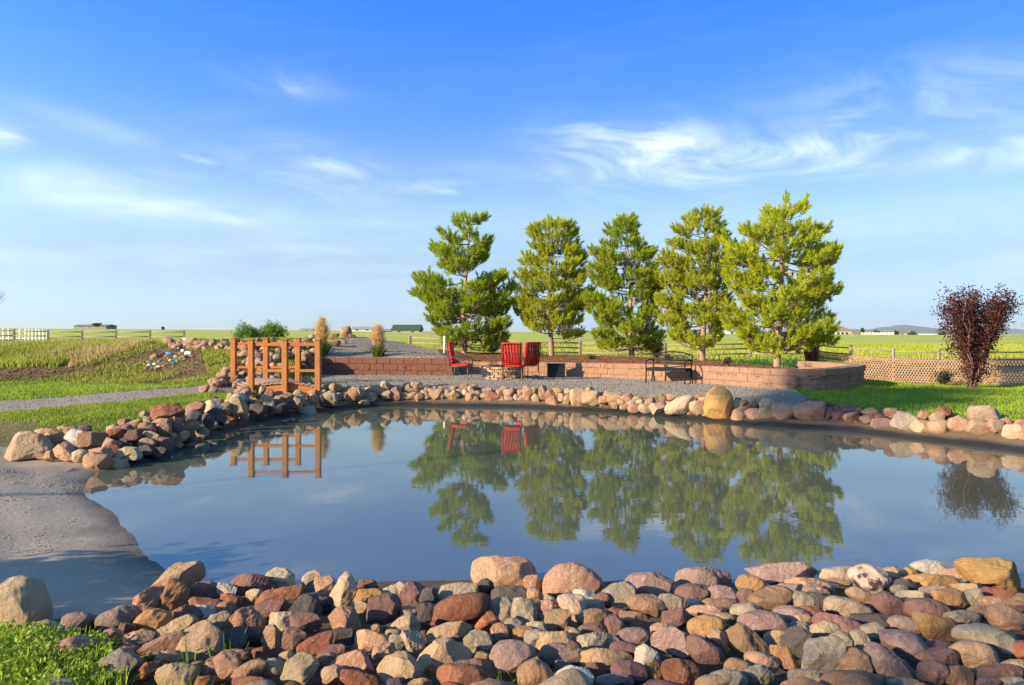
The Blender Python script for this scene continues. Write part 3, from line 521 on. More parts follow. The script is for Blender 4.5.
def h1(x, y): return float(H(np.array([x]), np.array([y]))[0])
def on(px, Y): x = px_at(px, Y); return Vector((x, Y, h1(x, Y)))
def hit(px, py, y0=8, y1=60):
    """first ground point along the ray of a picture point"""
    Ys = np.linspace(y0, y1, 900); xs = (px-512)/F*Ys; zs = CH-(py-HZ)/F*Ys; hh = H(xs, Ys)
    k = np.where(hh >= zs)[0]; i = k[0] if len(k) else len(Ys)-1
    return Vector((xs[i], Ys[i], hh[i]))
g = lambda px, py, z: tuple(G(px, py, z)[:2])
PATIO = np.array([g(298,391,.41),g(345,389,.41),g(420,389.5,.41),g(520,390,.41),g(600,391.5,.41),g(680,395,.41),g(740,398,.41),g(775,401,.41),g(802,404,.4),g(812,400,.4),g(800,395,.4)]+[tuple(p) for p in WALLR[7::-1]]+[tuple(p) for p in WALLL[::-1]]+[g(316,377,.41),g(312,384,.41)])
PATH = np.array([(-30,9.5),g(-120,424,.45),g(0,412,.45),g(60,406.5,.46),g(120,401.5,.47),g(165,396.5,.47),g(205,391.5,.47),g(205,384.5,.48),g(180,388,.47),g(130,392.5,.47),g(60,398,.47),g(0,402,.47),g(-120,407,.46),(-30,12.2)])
BROWN = np.array([g(205,391.5,.47),g(238,390,.45),g(256,389,.45),g(256,380.5,.48),g(232,381,.48),g(205,384.5,.48)])
BEACH = np.array([tuple(p) for p in PN[[2]]]+[(px_at(115,9.5),9.5),(px_at(60,9.5),9.5),(px_at(-20,9.7),9.7),(-9.5,9.1),(-9,6),(-7,4.0),(-4.2,3.55),(-3.2,3.75),(-2.5,4.15),(-2.1,4.5)]+[tuple(p) for p in PN[::-1][0:NB][::-1]]+[tuple(PN[0]),tuple(PN[1])])
MOUND = np.array([g(-80,377,.55),g(0,378,.55),g(60,377,.55),g(120,379,.56),g(165,380,.58),g(212,377,.6),g(232,380,.5),g(312,380,.46),g(320,372,.7),(px_at(316,22.5),22.5),(px_at(322,25),25),(px_at(250,26),26),(px_at(165,25.5),25.5),(px_at(120,23.2),23.2),(px_at(60,21.4),21.4),(px_at(0,21.2),21.2),(px_at(-80,21.4),21.4)])
CREST = np.array([(px_at(120,22.6),22.6),(px_at(160,22.2),22.2),(px_at(235,22.2),22.2),(px_at(310,23.3),23.3),(px_at(322,25),25),(px_at(345,28.5),28.5),(px_at(330,29.5),29.5),(px_at(290,27),27),(px_at(200,24.2),24.2),(px_at(140,23.6),23.6)])
LAWNR = np.array([g(802,404,.4),g(812,400,.4),g(800,395,.4),tuple(WALLR[8]),tuple(WALLR[9]),tuple(WALLR[10]),tuple(WALLR[11]),tuple(WALLR[12]),tuple(WALLR[13]),(px_at(870,19.7),19.7),(px_at(950,18.8),18.8),(px_at(1050,17.6),17.6),(22,15),(24,9),(14,6.5),(11.5,7.6),(11,8.8),g(1100,448,.25),g(1024,436,.25),g(960,429,.25),g(900,421,.25),g(850,414,.3),g(812,409,.35)])
LAWNL = np.array([(-30,12.2),g(-120,407,.46),g(0,402,.47),g(60,398,.47),g(130,392.5,.47),g(180,388,.47),g(205,384.5,.48),g(232,381,.48),g(212,377,.6),g(165,380,.58),g(120,379,.56),g(60,377,.55),g(0,378,.55),g(-80,377,.55),(-32,19)])
LAWNM = np.array([(-30,9.5),g(-120,424,.45),g(0,412,.45),g(60,406.5,.46),g(120,401.5,.47),g(165,396.5,.47),g(205,391.5,.47),g(238,390,.45),g(244,396,.3),g(200,420,.25),g(140,444,.2),(px_at(110,9.7),9.7),(px_at(60,9.6),9.6),(px_at(-20,9.8),9.8),(-9.5,9.2),(-14,6)])
NEARW = np.array([(-2.5,4.15),(-1.95,4.4),(-1.75,4.0),(-1.5,3.4),(-1.2,2.6),(-1,1.2),(-4.5,1.2),(-5,3.5),(-4.2,3.55),(-3.2,3.75)])
STONEB = np.array([(-2.4,5.0),(-2.1,4.4),(-1.75,4.0),(-1.5,3.4),(-1.2,2.6),(-1,1.6),(8,1.6),(9.5,4.6),(8.5,5.6),(0,5.4)])
# vertices
pts = []
rg = random.Random(3)
Yv = 1.0
while Yv < 46:
    dy = max(.055, .0125*Yv + .02)
    if Yv > 30: dy = .7
    xl, xr = -.86*Yv-1.5, .86*Yv+1.5
    dx = dy*1.2; x = xl
    while x < xr:
        pts.append((x+rg.uniform(-.2,.2)*dx, Yv+rg.uniform(-.2,.2)*dy)); x += dx
    Yv += dy
BIG = 9000
ring = []
for r_ in (46,60,80,110,150,200,280,400,600,900,1500,2600,5000,BIG):
    for a in range(-8, 368, 6):
        X, Y = r_*math.cos(R(a)), r_*math.sin(R(a))
        if not (abs(X) < .86*Y+1 and Y < 46): pts.append((X, Y))
for X in np.arange(-44, 45, 4.0):
    for Y in np.arange(-44, 45, 4.0):
        if X*X+Y*Y < 44*44 and not (abs(X) < .86*Y+3.5 and Y > -1): pts.append((X, Y))
edges = []; verts = [Vector(p) for p in pts]
def addline(L_, closed=False, step=.35):
    L_ = [Vector(p) for p in L_]; idx = []
    m = len(L_) if closed else len(L_)-1
    for i in range(m):
        a = L_[i]; b = L_[(i+1)%len(L_)]; n = max(1, int((b-a).length/step))
        for k in range(n): idx.append(len(verts)); verts.append(a.lerp(b, k/n))
    if closed: 
        for i in range(len(idx)): edges.append((idx[i], idx[(i+1)%len(idx)]))
    else:
        idx.append(len(verts)); verts.append(L_[-1])
        for i in range(len(idx)-1): edges.append((idx[i], idx[i+1]))
def wiggle(P_, amp=.05):
    o = []; n = len(P_); r_ = random.Random(5)
    for i in range(n):
        a = Vector(P_[i]); b = Vector(P_[(i+1)%n]); k = max(1, int((b-a).length/.3))
        if (b-a).length > 6 : k = 1
        for j in range(k):
            q = a.lerp(b, j/k)
            if j: q += Vector((r_.uniform(-amp,amp), r_.uniform(-amp,amp)))
            o.append(tuple(q))
    return np.array(o)
addline(POND, True, .25)
def offs(P_, d):  # outward offset of pond polygon
    P_ = np.array(P_); n = len(P_); o = []
    for i in range(n):
        a, b, c = P_[i-1], P_[i], P_[(i+1)%n]
        t = (c-a)/np.linalg.norm(c-a); nn = np.array([t[1], -t[0]])
        q = b+nn*d
        if pond_sd(np.array([q[0]]), np.array([q[1]]))[0] < 0: q = b-nn*d
        if pond_sd(np.array([q[0]]), np.array([q[1]]))[0] > .8*d: o.append(tuple(q))
    return o
addline(offs(POND, .35)[:18], False, .25)
for Q in (PATIO, PATH, BROWN): addline(Q, True, .4)
for Q in (MOUND, CREST, LAWNR): addline(Q, True, .6)
addline(WALLR, False, .3); addline(WALLL, False, .3)
def side(L_, d):
    o = []
    for i, p in enumerate(L_):
        a = L_[max(i-1,0)]; c = L_[min(i+1,len(L_)-1)]; t = (c-a).normalized(); o.append(p+Vector((-t.y, t.x))*d)
    return o
addline(side(WALLR, .16), False, .3); addline(side(WALLL, .16), False, .3)
res = geometry.delaunay_2d_cdt(verts, edges, [], 0, 1e-5)
V2, _, T2 = res[0], res[1], res[2]
VX = np.array([v[:] for v in V2]); TT = np.array([list(t) for t in T2 if len(t) == 3], dtype=np.int32)
VZ = H(VX[:,0], VX[:,1])
# lower the wall-foot line (front line of bed/ramp is low, the .16 line behind is high)
for L_ in (WALLR, WALLL):
    La = np.array([tuple(p) for p in L_]); dd = np.full(len(VX), 1e9)
    for i in range(len(La)-1):
        a, b = La[i], La[i+1]; e = b-a; t = np.clip(((VX-a)@e)/(e@e), 0, 1); dd = np.minimum(dd, np.hypot(*(VX-a-t[:,None]*e).T))
    m = dd < .06; VZ[m] = np.minimum(VZ[m], .40)
cx = VX[TT].mean(1)
reg = np.full(len(TT), 'field', dtype=object)
d_ = pond_sd(cx[:,0], cx[:,1])
def setr(name, P_, cond=None):
    m = inside(cx[:,0], cx[:,1], np.asarray(P_))
    if cond is not None: m &= cond
    reg[m] = name
near = np.hypot(cx[:,0], cx[:,1]) < 34
reg[near & (cx[:,1] < 12)] = 'lawn_edge'
setr('dry_ground', [(px_at(800,22.0),22.0),(px_at(870,19.5),19.5),(px_at(1180,15.5),15.5),(px_at(1180,34),34),(px_at(1000,36),36),(px_at(800,30),30)])
setr('lawn', LAWNR); setr('lawn', LAWNL); setr('lawn_edge', LAWNM); setr('lawn_edge', NEARW)
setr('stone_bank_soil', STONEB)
setr('mound_soil', MOUND); setr('crest_path', CREST)
setr('mulch_bed', BEDa); setr('gravel_ramp', RAMPa); setr('gravel_path', PATH); setr('dirt_path', BROWN); setr('gravel_patio', PATIO)
reg[(d_ > 0) & (d_ < .8) & (cx[:,1] > 8.6)] = 'bank_soil'
reg[(d_ > 0) & (d_ < .8) & (cx[:,0] > 6) & (cx[:,1] > 5)] = 'bank_soil'
setr('beach', BEACH, (d_ > 0))
reg[(d_ < .36) & (d_ > 0) & (cx[:,1] > 9.0)] = 'pond_liner'
reg[(d_ < .36) & (d_ > 0) & (cx[:,0] > 6)] = 'pond_liner'
reg[d_ <= 0] = 'pond_bed'
GM = {
 'field': mat('field_grass', (.44,.47,.06), .95, c2=(.31,.37,.05), nscale=.16, amount=.8, bump=.6, bscale=9, coords='Object', spot=(.38,.31,.10), spotscale=.05, spotthr=.60, bdist=.1),
 'lawn': mat('lawn_grass', (.14,.19,.03), .95, c2=(.08,.12,.02), nscale=5, amount=.8, bump=.8, bscale=50, spot=(.16,.10,.05), spotscale=2.2, spotthr=.66),
 'lawn_edge': mat('weedy_ground', (.12,.14,.03), .95, c2=(.17,.11,.05), nscale=4, amount=.8, bump=.8, bscale=40),
 'mound_soil': mat('brown_soil', (.19,.10,.045), .95, c2=(.10,.065,.03), nscale=2.2, amount=.6, bump=.9, bscale=14, spot=(.12,.15,.03), spotscale=1.8, spotthr=.55, bdist=.06),
 'crest_path': mat('crest_gravel', (.30,.28,.27), .95, c2=(.20,.18,.17), nscale=20, amount=.8, bump=.7, bscale=30),
 'mulch_bed': mat('bark_mulch', (.31,.15,.07), .95, c2=(.14,.065,.03), nscale=14, amount=.8, bump=1, bscale=34, bdist=.05),
 'gravel_ramp': mat('ramp_gravel', (.31,.27,.215), .95, c2=(.20,.17,.135), nscale=2.2, amount=1.3, bump=.8, bscale=42),
 'gravel_patio': mat('patio_gravel', (.31,.27,.215), .95, c2=(.20,.17,.135), nscale=2.2, amount=1.3, bump=.8, bscale=42),
 'gravel_path': mat('path_gravel', (.40,.33,.245), .95, c2=(.23,.19,.15), nscale=24, amount=.9, bump=.8, bscale=42),
 'dirt_path': mat('dirt_path', (.33,.20,.13), .95, c2=(.22,.14,.09), nscale=10, amount=.8, bump=.8, bscale=30),
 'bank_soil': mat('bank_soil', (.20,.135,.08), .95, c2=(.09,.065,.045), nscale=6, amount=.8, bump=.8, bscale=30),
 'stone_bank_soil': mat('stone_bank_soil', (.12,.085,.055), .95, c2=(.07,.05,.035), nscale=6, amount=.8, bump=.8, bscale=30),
 'pond_liner': mat('pond_liner', (.10,.078,.055), .55, c2=(.22,.155,.095), nscale=1.6, amount=.9, bump=.7, bscale=7, bdist=.06),
 'beach': mat('wet_sand', (.37,.30,.22), .8, c2=(.25,.20,.15), nscale=.9, amount=.75, bump=.55, bscale=16, spot=(.40,.36,.30), spotscale=34, spotthr=.66),
 'dry_ground': mat('dry_ground', (.42,.26,.12), .95, c2=(.28,.16,.07), nscale=.8, amount=.9, bump=.8, bscale=14, spot=(.2,.22,.06), spotscale=1.2, spotthr=.62),
 'pond_bed': mat('pond_mud', (.10,.09,.07), .9)}
def wet(m, z0, z1, k, rough=None):
    nt = m.node_tree; N = nt.nodes; L = nt.links; b = N['Principled BSDF']; src = b.inputs['Base Color'].links[0].from_socket
    ge = N.new('ShaderNodeNewGeometry'); sx = N.new('ShaderNodeSeparateXYZ'); L.new(ge.outputs['Position'], sx.inputs[0])
    nz = N.new('ShaderNodeTexNoise'); nz.inputs['Scale'].default_value = 2.5; nz.inputs['Detail'].default_value = 4
    ad = N.new('ShaderNodeMath'); ad.operation = 'MULTIPLY_ADD'; ad.inputs[1].default_value = (z1-z0)*1.2; L.new(ge.outputs['Position'], nz.inputs['Vector']); L.new(nz.outputs['Fac'], ad.inputs[0]); L.new(sx.outputs[2], ad.inputs[2])
    mr = N.new('ShaderNodeMapRange'); mr.inputs['From Min'].default_value = z0+(z1-z0)*.6; mr.inputs['From Max'].default_value = z1+(z1-z0)*.6; L.new(ad.outputs[0], mr.inputs['Value'])
    mx = N.new('ShaderNodeMixRGB'); mx.inputs[1].default_value = (*k,1); L.new(mr.outputs[0], mx.inputs[0]); L.new(src, mx.inputs[2]); L.new(mx.outputs[0], b.inputs['Base Color'])
wet(GM['beach'], .0, .03, (.105,.085,.065)); wet(GM['pond_liner'], .055, .10, (.022,.021,.021))
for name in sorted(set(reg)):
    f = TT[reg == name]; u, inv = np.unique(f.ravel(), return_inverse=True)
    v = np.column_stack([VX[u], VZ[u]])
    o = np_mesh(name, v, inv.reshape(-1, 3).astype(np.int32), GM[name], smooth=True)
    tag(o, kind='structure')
# water
def water_mat():
    m = bpy.data.materials.new('pond_water'); m.use_nodes = True; nt = m.node_tree; N = nt.nodes; L = nt.links
    b = N['Principled BSDF']; b.inputs['Roughness'].default_value = .015; b.inputs['IOR'].default_value = 2.0
    b.inputs['Specular IOR Level'].default_value = .5
    tc = N.new('ShaderNodeTexCoord'); nz = N.new('ShaderNodeTexNoise'); nz.inputs['Scale'].default_value = .5; nz.inputs['Detail'].default_value = 3
    L.new(tc.outputs['Object'], nz.inputs['Vector'])
    rp = N.new('ShaderNodeValToRGB'); rp.color_ramp.elements[0].position = .35; rp.color_ramp.elements[1].position = .7
    rp.color_ramp.elements[0].color = (.080,.092,.068,1); rp.color_ramp.elements[1].color = (.096,.106,.077,1)
    L.new(nz.outputs['Fac'], rp.inputs[0]); L.new(rp.outputs[0], b.inputs['Base Color'])
    mp = N.new('ShaderNodeMapping'); mp.inputs['Scale'].default_value = (1,2.2,1); L.new(tc.outputs['Object'], mp.inputs[0])
    n2 = N.new('ShaderNodeTexNoise'); n2.inputs['Scale'].default_value = 2.2; n2.inputs['Detail'].default_value = 4; L.new(mp.outputs[0], n2.inputs['Vector'])
    bp = N.new('ShaderNodeBump'); bp.inputs['Strength'].default_value = .015; bp.inputs['Distance'].default_value = .05
    L.new(n2.outputs['Fac'], bp.inputs['Height']); L.new(bp.outputs[0], b.inputs['Normal'])
    return m
wv = [(x, y, 0) for x, y in POND]
cxp = Vector((.5, 8.5, 0))
wo = np_mesh('pond_water', [( -7,4.0,0),(13,4.0,0),(13,18,0),(-7,18,0)], [[0,1,2,3]], water_mat())
tag(wo, kind='structure')
# rocks on the mound: crest row and both sides of the creek, set on the ground
def mound_rock(px, py, w, h, col, kind='a', zone='mound', Yf=None):
    p = hit(px, py+h*.5, 15, 40) if Yf is None else on(px, Yf)
    if Yf is not None: py = HZ+(CH-p.z-h*.42*Yf/F)*F/Yf
    if Yf is None and p.y > 27.5: p.y = 26.0
    pts = [(px+a, py-b) for a, b in ell_poly(w, h, rg0.uniform(-25,25), kind, rg0)]
    add_rock(pts, col, kind, zone, lambda *a: p.y+.02, sub=3)
# crest row
xx = 168
while xx < 322:
    w = rg0.uniform(5,10) if xx > 205 else rg0.uniform(8,15)
    mound_rock(xx, rg0.uniform(338.5,343) if xx > 205 else rg0.uniform(340,344), w, w*rg0.uniform(.5,.75), rg0.choice('TCKTGKB')); xx += w*rg0.uniform(.7,1.3)
for (px, py, w, h, c) in [(180,341.5,12,5,'K'),(188,341,12,6,'W'),(198,343,12,6,'T'),(206,343,9,8,'T'),(212,344,7,7,'C'),(176,347,0,0,'')]:
    if w: mound_rock(px, py, w, h, c)
for (zx, zy, w, h, c) in [(300,250,34,20,'T'),(335,232,40,24,'C'),(400,238,34,20,'T'),(420,282,36,22,'K'),(360,300,40,20,'T'),(440,205,30,18,'C'),(530,245,34,20,'T'),(590,232,38,22,'C'),(545,185,30,18,'K'),(495,290,30,18,'T'),(640,205,30,20,'C'),(270,272,30,18,'T'),(540,110,60,34,'T'),(690,100,50,30,'T'),(740,92,44,30,'K'),(800,100,50,40,'T'),(330,300,26,16,'K'),(455,262,26,16,'C')]:
    mound_rock(110+zx*.127, 330+zy*.127, w*.13, h*.13, c)
for k_ in range(26):
    w = rg0.uniform(5, 10); mound_rock(rg0.uniform(172, 234), rg0.uniform(343, 349), w, w*rg0.uniform(.45,.7), rg0.choice('TTCK'))
# waterfall and creek
for i in range(150):
    py = rg0.uniform(344, 386); t = (py-344)/42
    lx = 236-4*t if py < 360 else 236-(py-360)*1.2; rx = 318-6*t
    px = rg0.uniform(lx, rx); s_ = rg0.uniform(4, 9)
    mound_rock(px, py, s_*1.25, s_, rg0.choice('TKCTKGBDPC'), rg0.choice('ar'), 'creek')
for i in range(40):
    px = rg0.uniform(203, 236); py = 391-(px-203)*.75+rg0.uniform(-3,6); s_ = rg0.uniform(4.5,8)
    if py > 390: continue
    mound_rock(px, py, s_*1.4, s_, rg0.choice('TKCTKGC'), 'a', 'creek')
# rocks round the boulder on the hill top
for (px, py, w, h, c) in [(306,340,9,7,'G'),(312,337,8,6,'T'),(332,337,16,5,'B'),(333,343,16,7,'T'),(341,341,12,5,'K'),(352,336,9,4,'P'),(327,347,9,6,'T'),(300,347,9,6,'G'),(318,345,8,6,'C')]:
    mound_rock(px, py, w, h, c, 'a', 'crest')
mound_rock(346.5, 332, 11, 13, 'T', 's', 'crest', 26.3)
ROCKS[-1]['label'] = 'tall upright tan stone on top of the gravel hill, near the plumed grass'
# build: the 300 that show largest are things, the rest one mass of stones
ZN = {'near':('near pile','rocks piled along the near pond bank'),'left':('left shore','rocks heaped on the left shore'),'bridge':('shore by the bridge','rocks on the shore by the bridge'),
      'far':('far shore','rocks lining the far shore'),'right':('right shore','rocks lining the right shore'),'creek':('creek bed behind the bridge','rocks in the creek bed behind the bridge'),
      'mound':('mound crest','rocks along the crest of the mound'),'crest':('gravel hilltop','rocks on the gravel hilltop')}
def vis_area(r):
    x0 = max(0, r['px']-r['w']/2); x1 = min(1024, r['px']+r['w']/2); y0 = max(0, r['py']-r['h']/2); y1 = min(685, r['py']+r['h']/2)
    a = max(0,x1-x0)*max(0,y1-y0)
    return a
order = sorted(ROCKS, key=vis_area, reverse=True)
# fillers (hidden under traced rocks) come last
solo = []
rest = []
fill_cut = 0
for r in order:
    if len(solo) < 296 and vis_area(r) > 12 and not r.get('filler'): solo.append(r)
    else: rest.append(r)
ORD = ['first','second','third','fourth','fifth','sixth','seventh','eighth','ninth','tenth','eleventh','twelfth','thirteenth','fourteenth','fifteenth','sixteenth']
def row_of(r):
    if r['zone'] == 'near':
        return 'waterline row' if r['py'] < 600 else 'second row' if r['py'] < 622 else 'third row' if r['py'] < 645 else 'fourth row' if r['py'] < 667 else 'front row'
    if r['zone'] in ('far','right','left','bridge'):
        pb = interp(SHB, r['px']); return 'bottom row' if r['py']+r['h']/2 > pb-4 else 'top row'
    return ''
KW = {'a':'angular','r':'rounded','s':'flat'}
keys = {}
for r in solo:
    r['key'] = (r['zone'], row_of(r), r['col'], r['kind'])
    keys.setdefault(r['key'], []).append(r)
for k, L_ in keys.items():
    L_.sort(key=lambda r: r['px'])
    for i, r in enumerate(L_):
        if r['label']: continue
        zone, row, c, kd = k; zn = ZN[zone][0]
        where = ('in the '+row+' of the '+zn) if row else ('on the '+zn)
        if zone in ('creek',) and not row: where = 'in the '+zn
        if len(L_) == 1: r['label'] = 'only %s %s rock %s' % (CW[c], KW[kd], where)
        else: r['label'] = '%s from left of the %s %s rocks %s' % (ORD[min(i,15)], CW[c], KW[kd], where)
for r in solo:
    big = max(r['w'], r['h']) > 30 if r['zone'] == 'near' else max(r['w'],r['h']) > 17
    o = np_mesh('boulder' if big else 'rock', r['v'], r['f'], RM[r['col']], smooth=True)
    o.matrix_world = r['M']; o.matrix_basis = r['M']
    tag(o, r['label'], 'boulder' if big else 'rock', ZN[r['zone']][1])
cols = sorted(set(r['col'] for r in rest)); vs = []; fs = []; mi = []; b = 0
for r in rest:
    v = r['v']@np.array(r['M'].to_3x3()).T+np.array(r['M'].translation)
    vs.append(v); fs.append(r['f']+b); b += len(v); mi += [cols.index(r['col'])]*len(r['f'])
o = np_mesh('rubble', np.concatenate(vs), np.concatenate(fs), smooth=True, mats=[RM[c] for c in cols], midx=mi)
tag(o, 'small mixed stones filling the gaps between the pond rocks and the creek bed', 'rubble', kind='stuff')
# ------------------------------------------------------------------ walls, bridge, furniture
def block_wall(line, z0, courses, cap_h, m, mcap, name, label, blen, ztopf=None, depth=.30, seed=1, bev=.006):
    rw = random.Random(seed)
    root = empty(name, (line[0].x, line[0].y, z0), 0, label, 'wall', 'block retaining walls of the terrace'); org = Vector(root.location)
    # arc length param
    cum = [0]
    for a, b in zip(line, line[1:]): cum.append(cum[-1]+(b-a).length)
    def at(s):
        s = max(0, min(cum[-1]-1e-6, s))
        for i in range(len(cum)-1):
            if s <= cum[i+1]: break
        t = (line[i+1]-line[i]).normalized(); return line[i]+t*(s-cum[i]), t
    mb = MB(); cp = MB(); z = z0
    for ci, hh in enumerate(list(courses)+[cap_h]):
        s = -(blen*.5 if ci%2 else 0)+rw.uniform(-.03,.03)*0; cap = ci == len(courses)
        while s < cum[-1]:
            s1 = s+blen*(1 if not cap else 1.0); a, _ = at(max(s,0)); b, _ = at(min(s1,cum[-1]))
            if (b-a).length > .05:
                t = (b-a).normalized(); n = Vector((-t.y, t.x)); mid = (a+b)/2
                k = 1
                if ztopf: k = (ztopf(mid.x)-z0)/(sum(courses)+cap_h)
                zz = z0+(z-z0)*k; hk = hh*k
                off = .008*ci+rw.uniform(-.006,.006) - (.012 if cap else 0)
                c = mid+n*(depth/2+off)
                (cp if cap else mb).box(Vector((c.x, c.y, zz+hk/2))-org, ((b-a).length-.005, depth+(.02 if cap else 0), hk-.004), rz=math.atan2(t.y,t.x), bev=bev, jit=.003, rg=rw)
            s = s1
        z += hh
    mb.build('blocks', m, root); cp.build('coping', mcap, root)
    return root
def wallmat(n, a, b, s=9):
    m = mat(n, a, .92, c2=b, nscale=s, amount=1.3, bump=1.0, bscale=22, bdist=.05, spot=tuple(.6*q for q in b), spotscale=2.0, spotthr=.66); return m
WM1 = wallmat('tan_wall_block', (.41,.24,.145), (.27,.15,.09), 5); WM2 = wallmat('red_wall_block', (.27,.115,.07), (.12,.055,.04), 9)
block_wall(WALLR, .37, [.165,.165], .13, WM1, WM1, 'retaining_wall', 'long tan pink block wall curving behind the bench and below the pines', .44, wtop, seed=2)
block_wall(WALLL, .37, [.205,.205], .19, WM2, WM2, 'retaining_wall', 'short dark red rough block wall between the bridge and the red chairs', .44, None, seed=3, bev=.012)
WOOD = mat('orange_stained_wood', (.52,.19,.03), .6, c2=(.30,.10,.02), nscale=5, amount=.9, bump=.25, bscale=30, streak=(6,6,.8), spec=.4)
WOODD = mat('orange_stained_beam', (.46,.16,.03), .6, c2=(.33,.10,.02), nscale=5, amount=.9, bump=.25, bscale=30, streak=(.8,6,6), spec=.4)
DECK = mat('worn_deck', (.36,.23,.16), .85, c2=(.24,.15,.10), nscale=6, amount=.8, bump=.4, bscale=30)
def bridge():
    root = empty('footbridge', (-5.8,16.6,.40), 0, 'small arched orange wooden footbridge with six posts beside the creek rocks', 'bridge'); o = Vector(root.location)
    npx = [251.3,285.2,318.2]; fpx = [233.8,266.3,298.2]; Yn, Yf = 15.9, 17.45
    near = [W(p,389,Yn) for p in npx]; far = [W(p,384,Yf) for p in fpx]
    arch = [0,.035,0]
    for row, top in ((near,1.585),(far,1.60)):
        for i, p in enumerate(row):
            pb = MB().box(Vector((p.x,p.y,(.30+top)/2))-o, (.125,.125,top-.30), bev=.012).build('post', WOOD, root)
            MB().box(Vector((p.x,p.y,top+.013))-o, (.155,.155,.03), bev=.008).build('post_cap', WOODD, pb)
    for row, nm in ((near,'n'),(far,'f')):
        for za, th in ((1.485,.07),(.875,.065)):
            for a, b in zip(row, row[1:]):
                c = (a+b)/2; MB().box(Vector((c.x, a.y+.0, za))-o, ((b-a).length-.137, .05, th), bev=.006).build('rail', WOODD, root)
    # arched side beams, deck of planks
    for row, dy in ((near,.10),(far,-.10)):
        a, b = row[0], row[2]; mb = MB(); n = 14; vs = []; fs = []
        for i in range(n+1):
            t = -.13+1.26*i/n; x = a.x+(b.x-a.x)*t; zc = .40+.155*(1-((t-.5)/.63)**2)
            for yy in (a.y+dy-.03, a.y+dy+.03):
                for z in (zc-.16, zc): vs.append(Vector((x,yy,z))-o)
        for i in range(n):
            k = 4*i; fs += [(k,k+4,k+5,k+1),(k+2,k+3,k+7,k+6),(k+1,k+5,k+7,k+3),(k,k+2,k+6,k+4)]
        fs += [(0,1,3,2),(4*n,4*n+2,4*n+3,4*n+1)]
        mb.add(vs, fs); mb.build('side_beam', WOODD, root)
    mb = MB(); n = 15
    for i in range(n):
        t = -.12+1.24*(i+.5)/n; x0 = near[0].x+(near[2].x-near[0].x)*t; x1 = far[0].x+(far[2].x-far[0].x)*t
        z = .415+.155*(1-((t-.5)/.63)**2)
        a = Vector((x0,Yn+.03,z)); b = Vector((x1,Yf-.03,z)); d = b-a; wd = 1.24*1.55/n-.012
        vs = []
        for q in (a, b):
            for sx in (-wd/2, wd/2):
                for sz in (0, .035): vs.append(q+Vector((sx,0,sz))-o)
        mb.add(vs, [(0,1,3,2),(4,6,7,5),(0,4,5,1),(2,3,7,6),(0,2,6,4),(1,5,7,3)])
    mb.build('deck', DECK, root)
bridge()
IRON = mat('bronze_iron', (.10,.075,.055), .5, metal=.6, c2=(.16,.11,.07), nscale=14, bump=.1)
BLK = mat('black_iron', (.016,.016,.018), .8, c2=(.028,.028,.03), nscale=10, bump=.08, spec=.08)
REDF = mat('red_canvas', (.72,.035,.02), .85, c2=(.55,.02,.015), nscale=10, bump=.2, bscale=60)
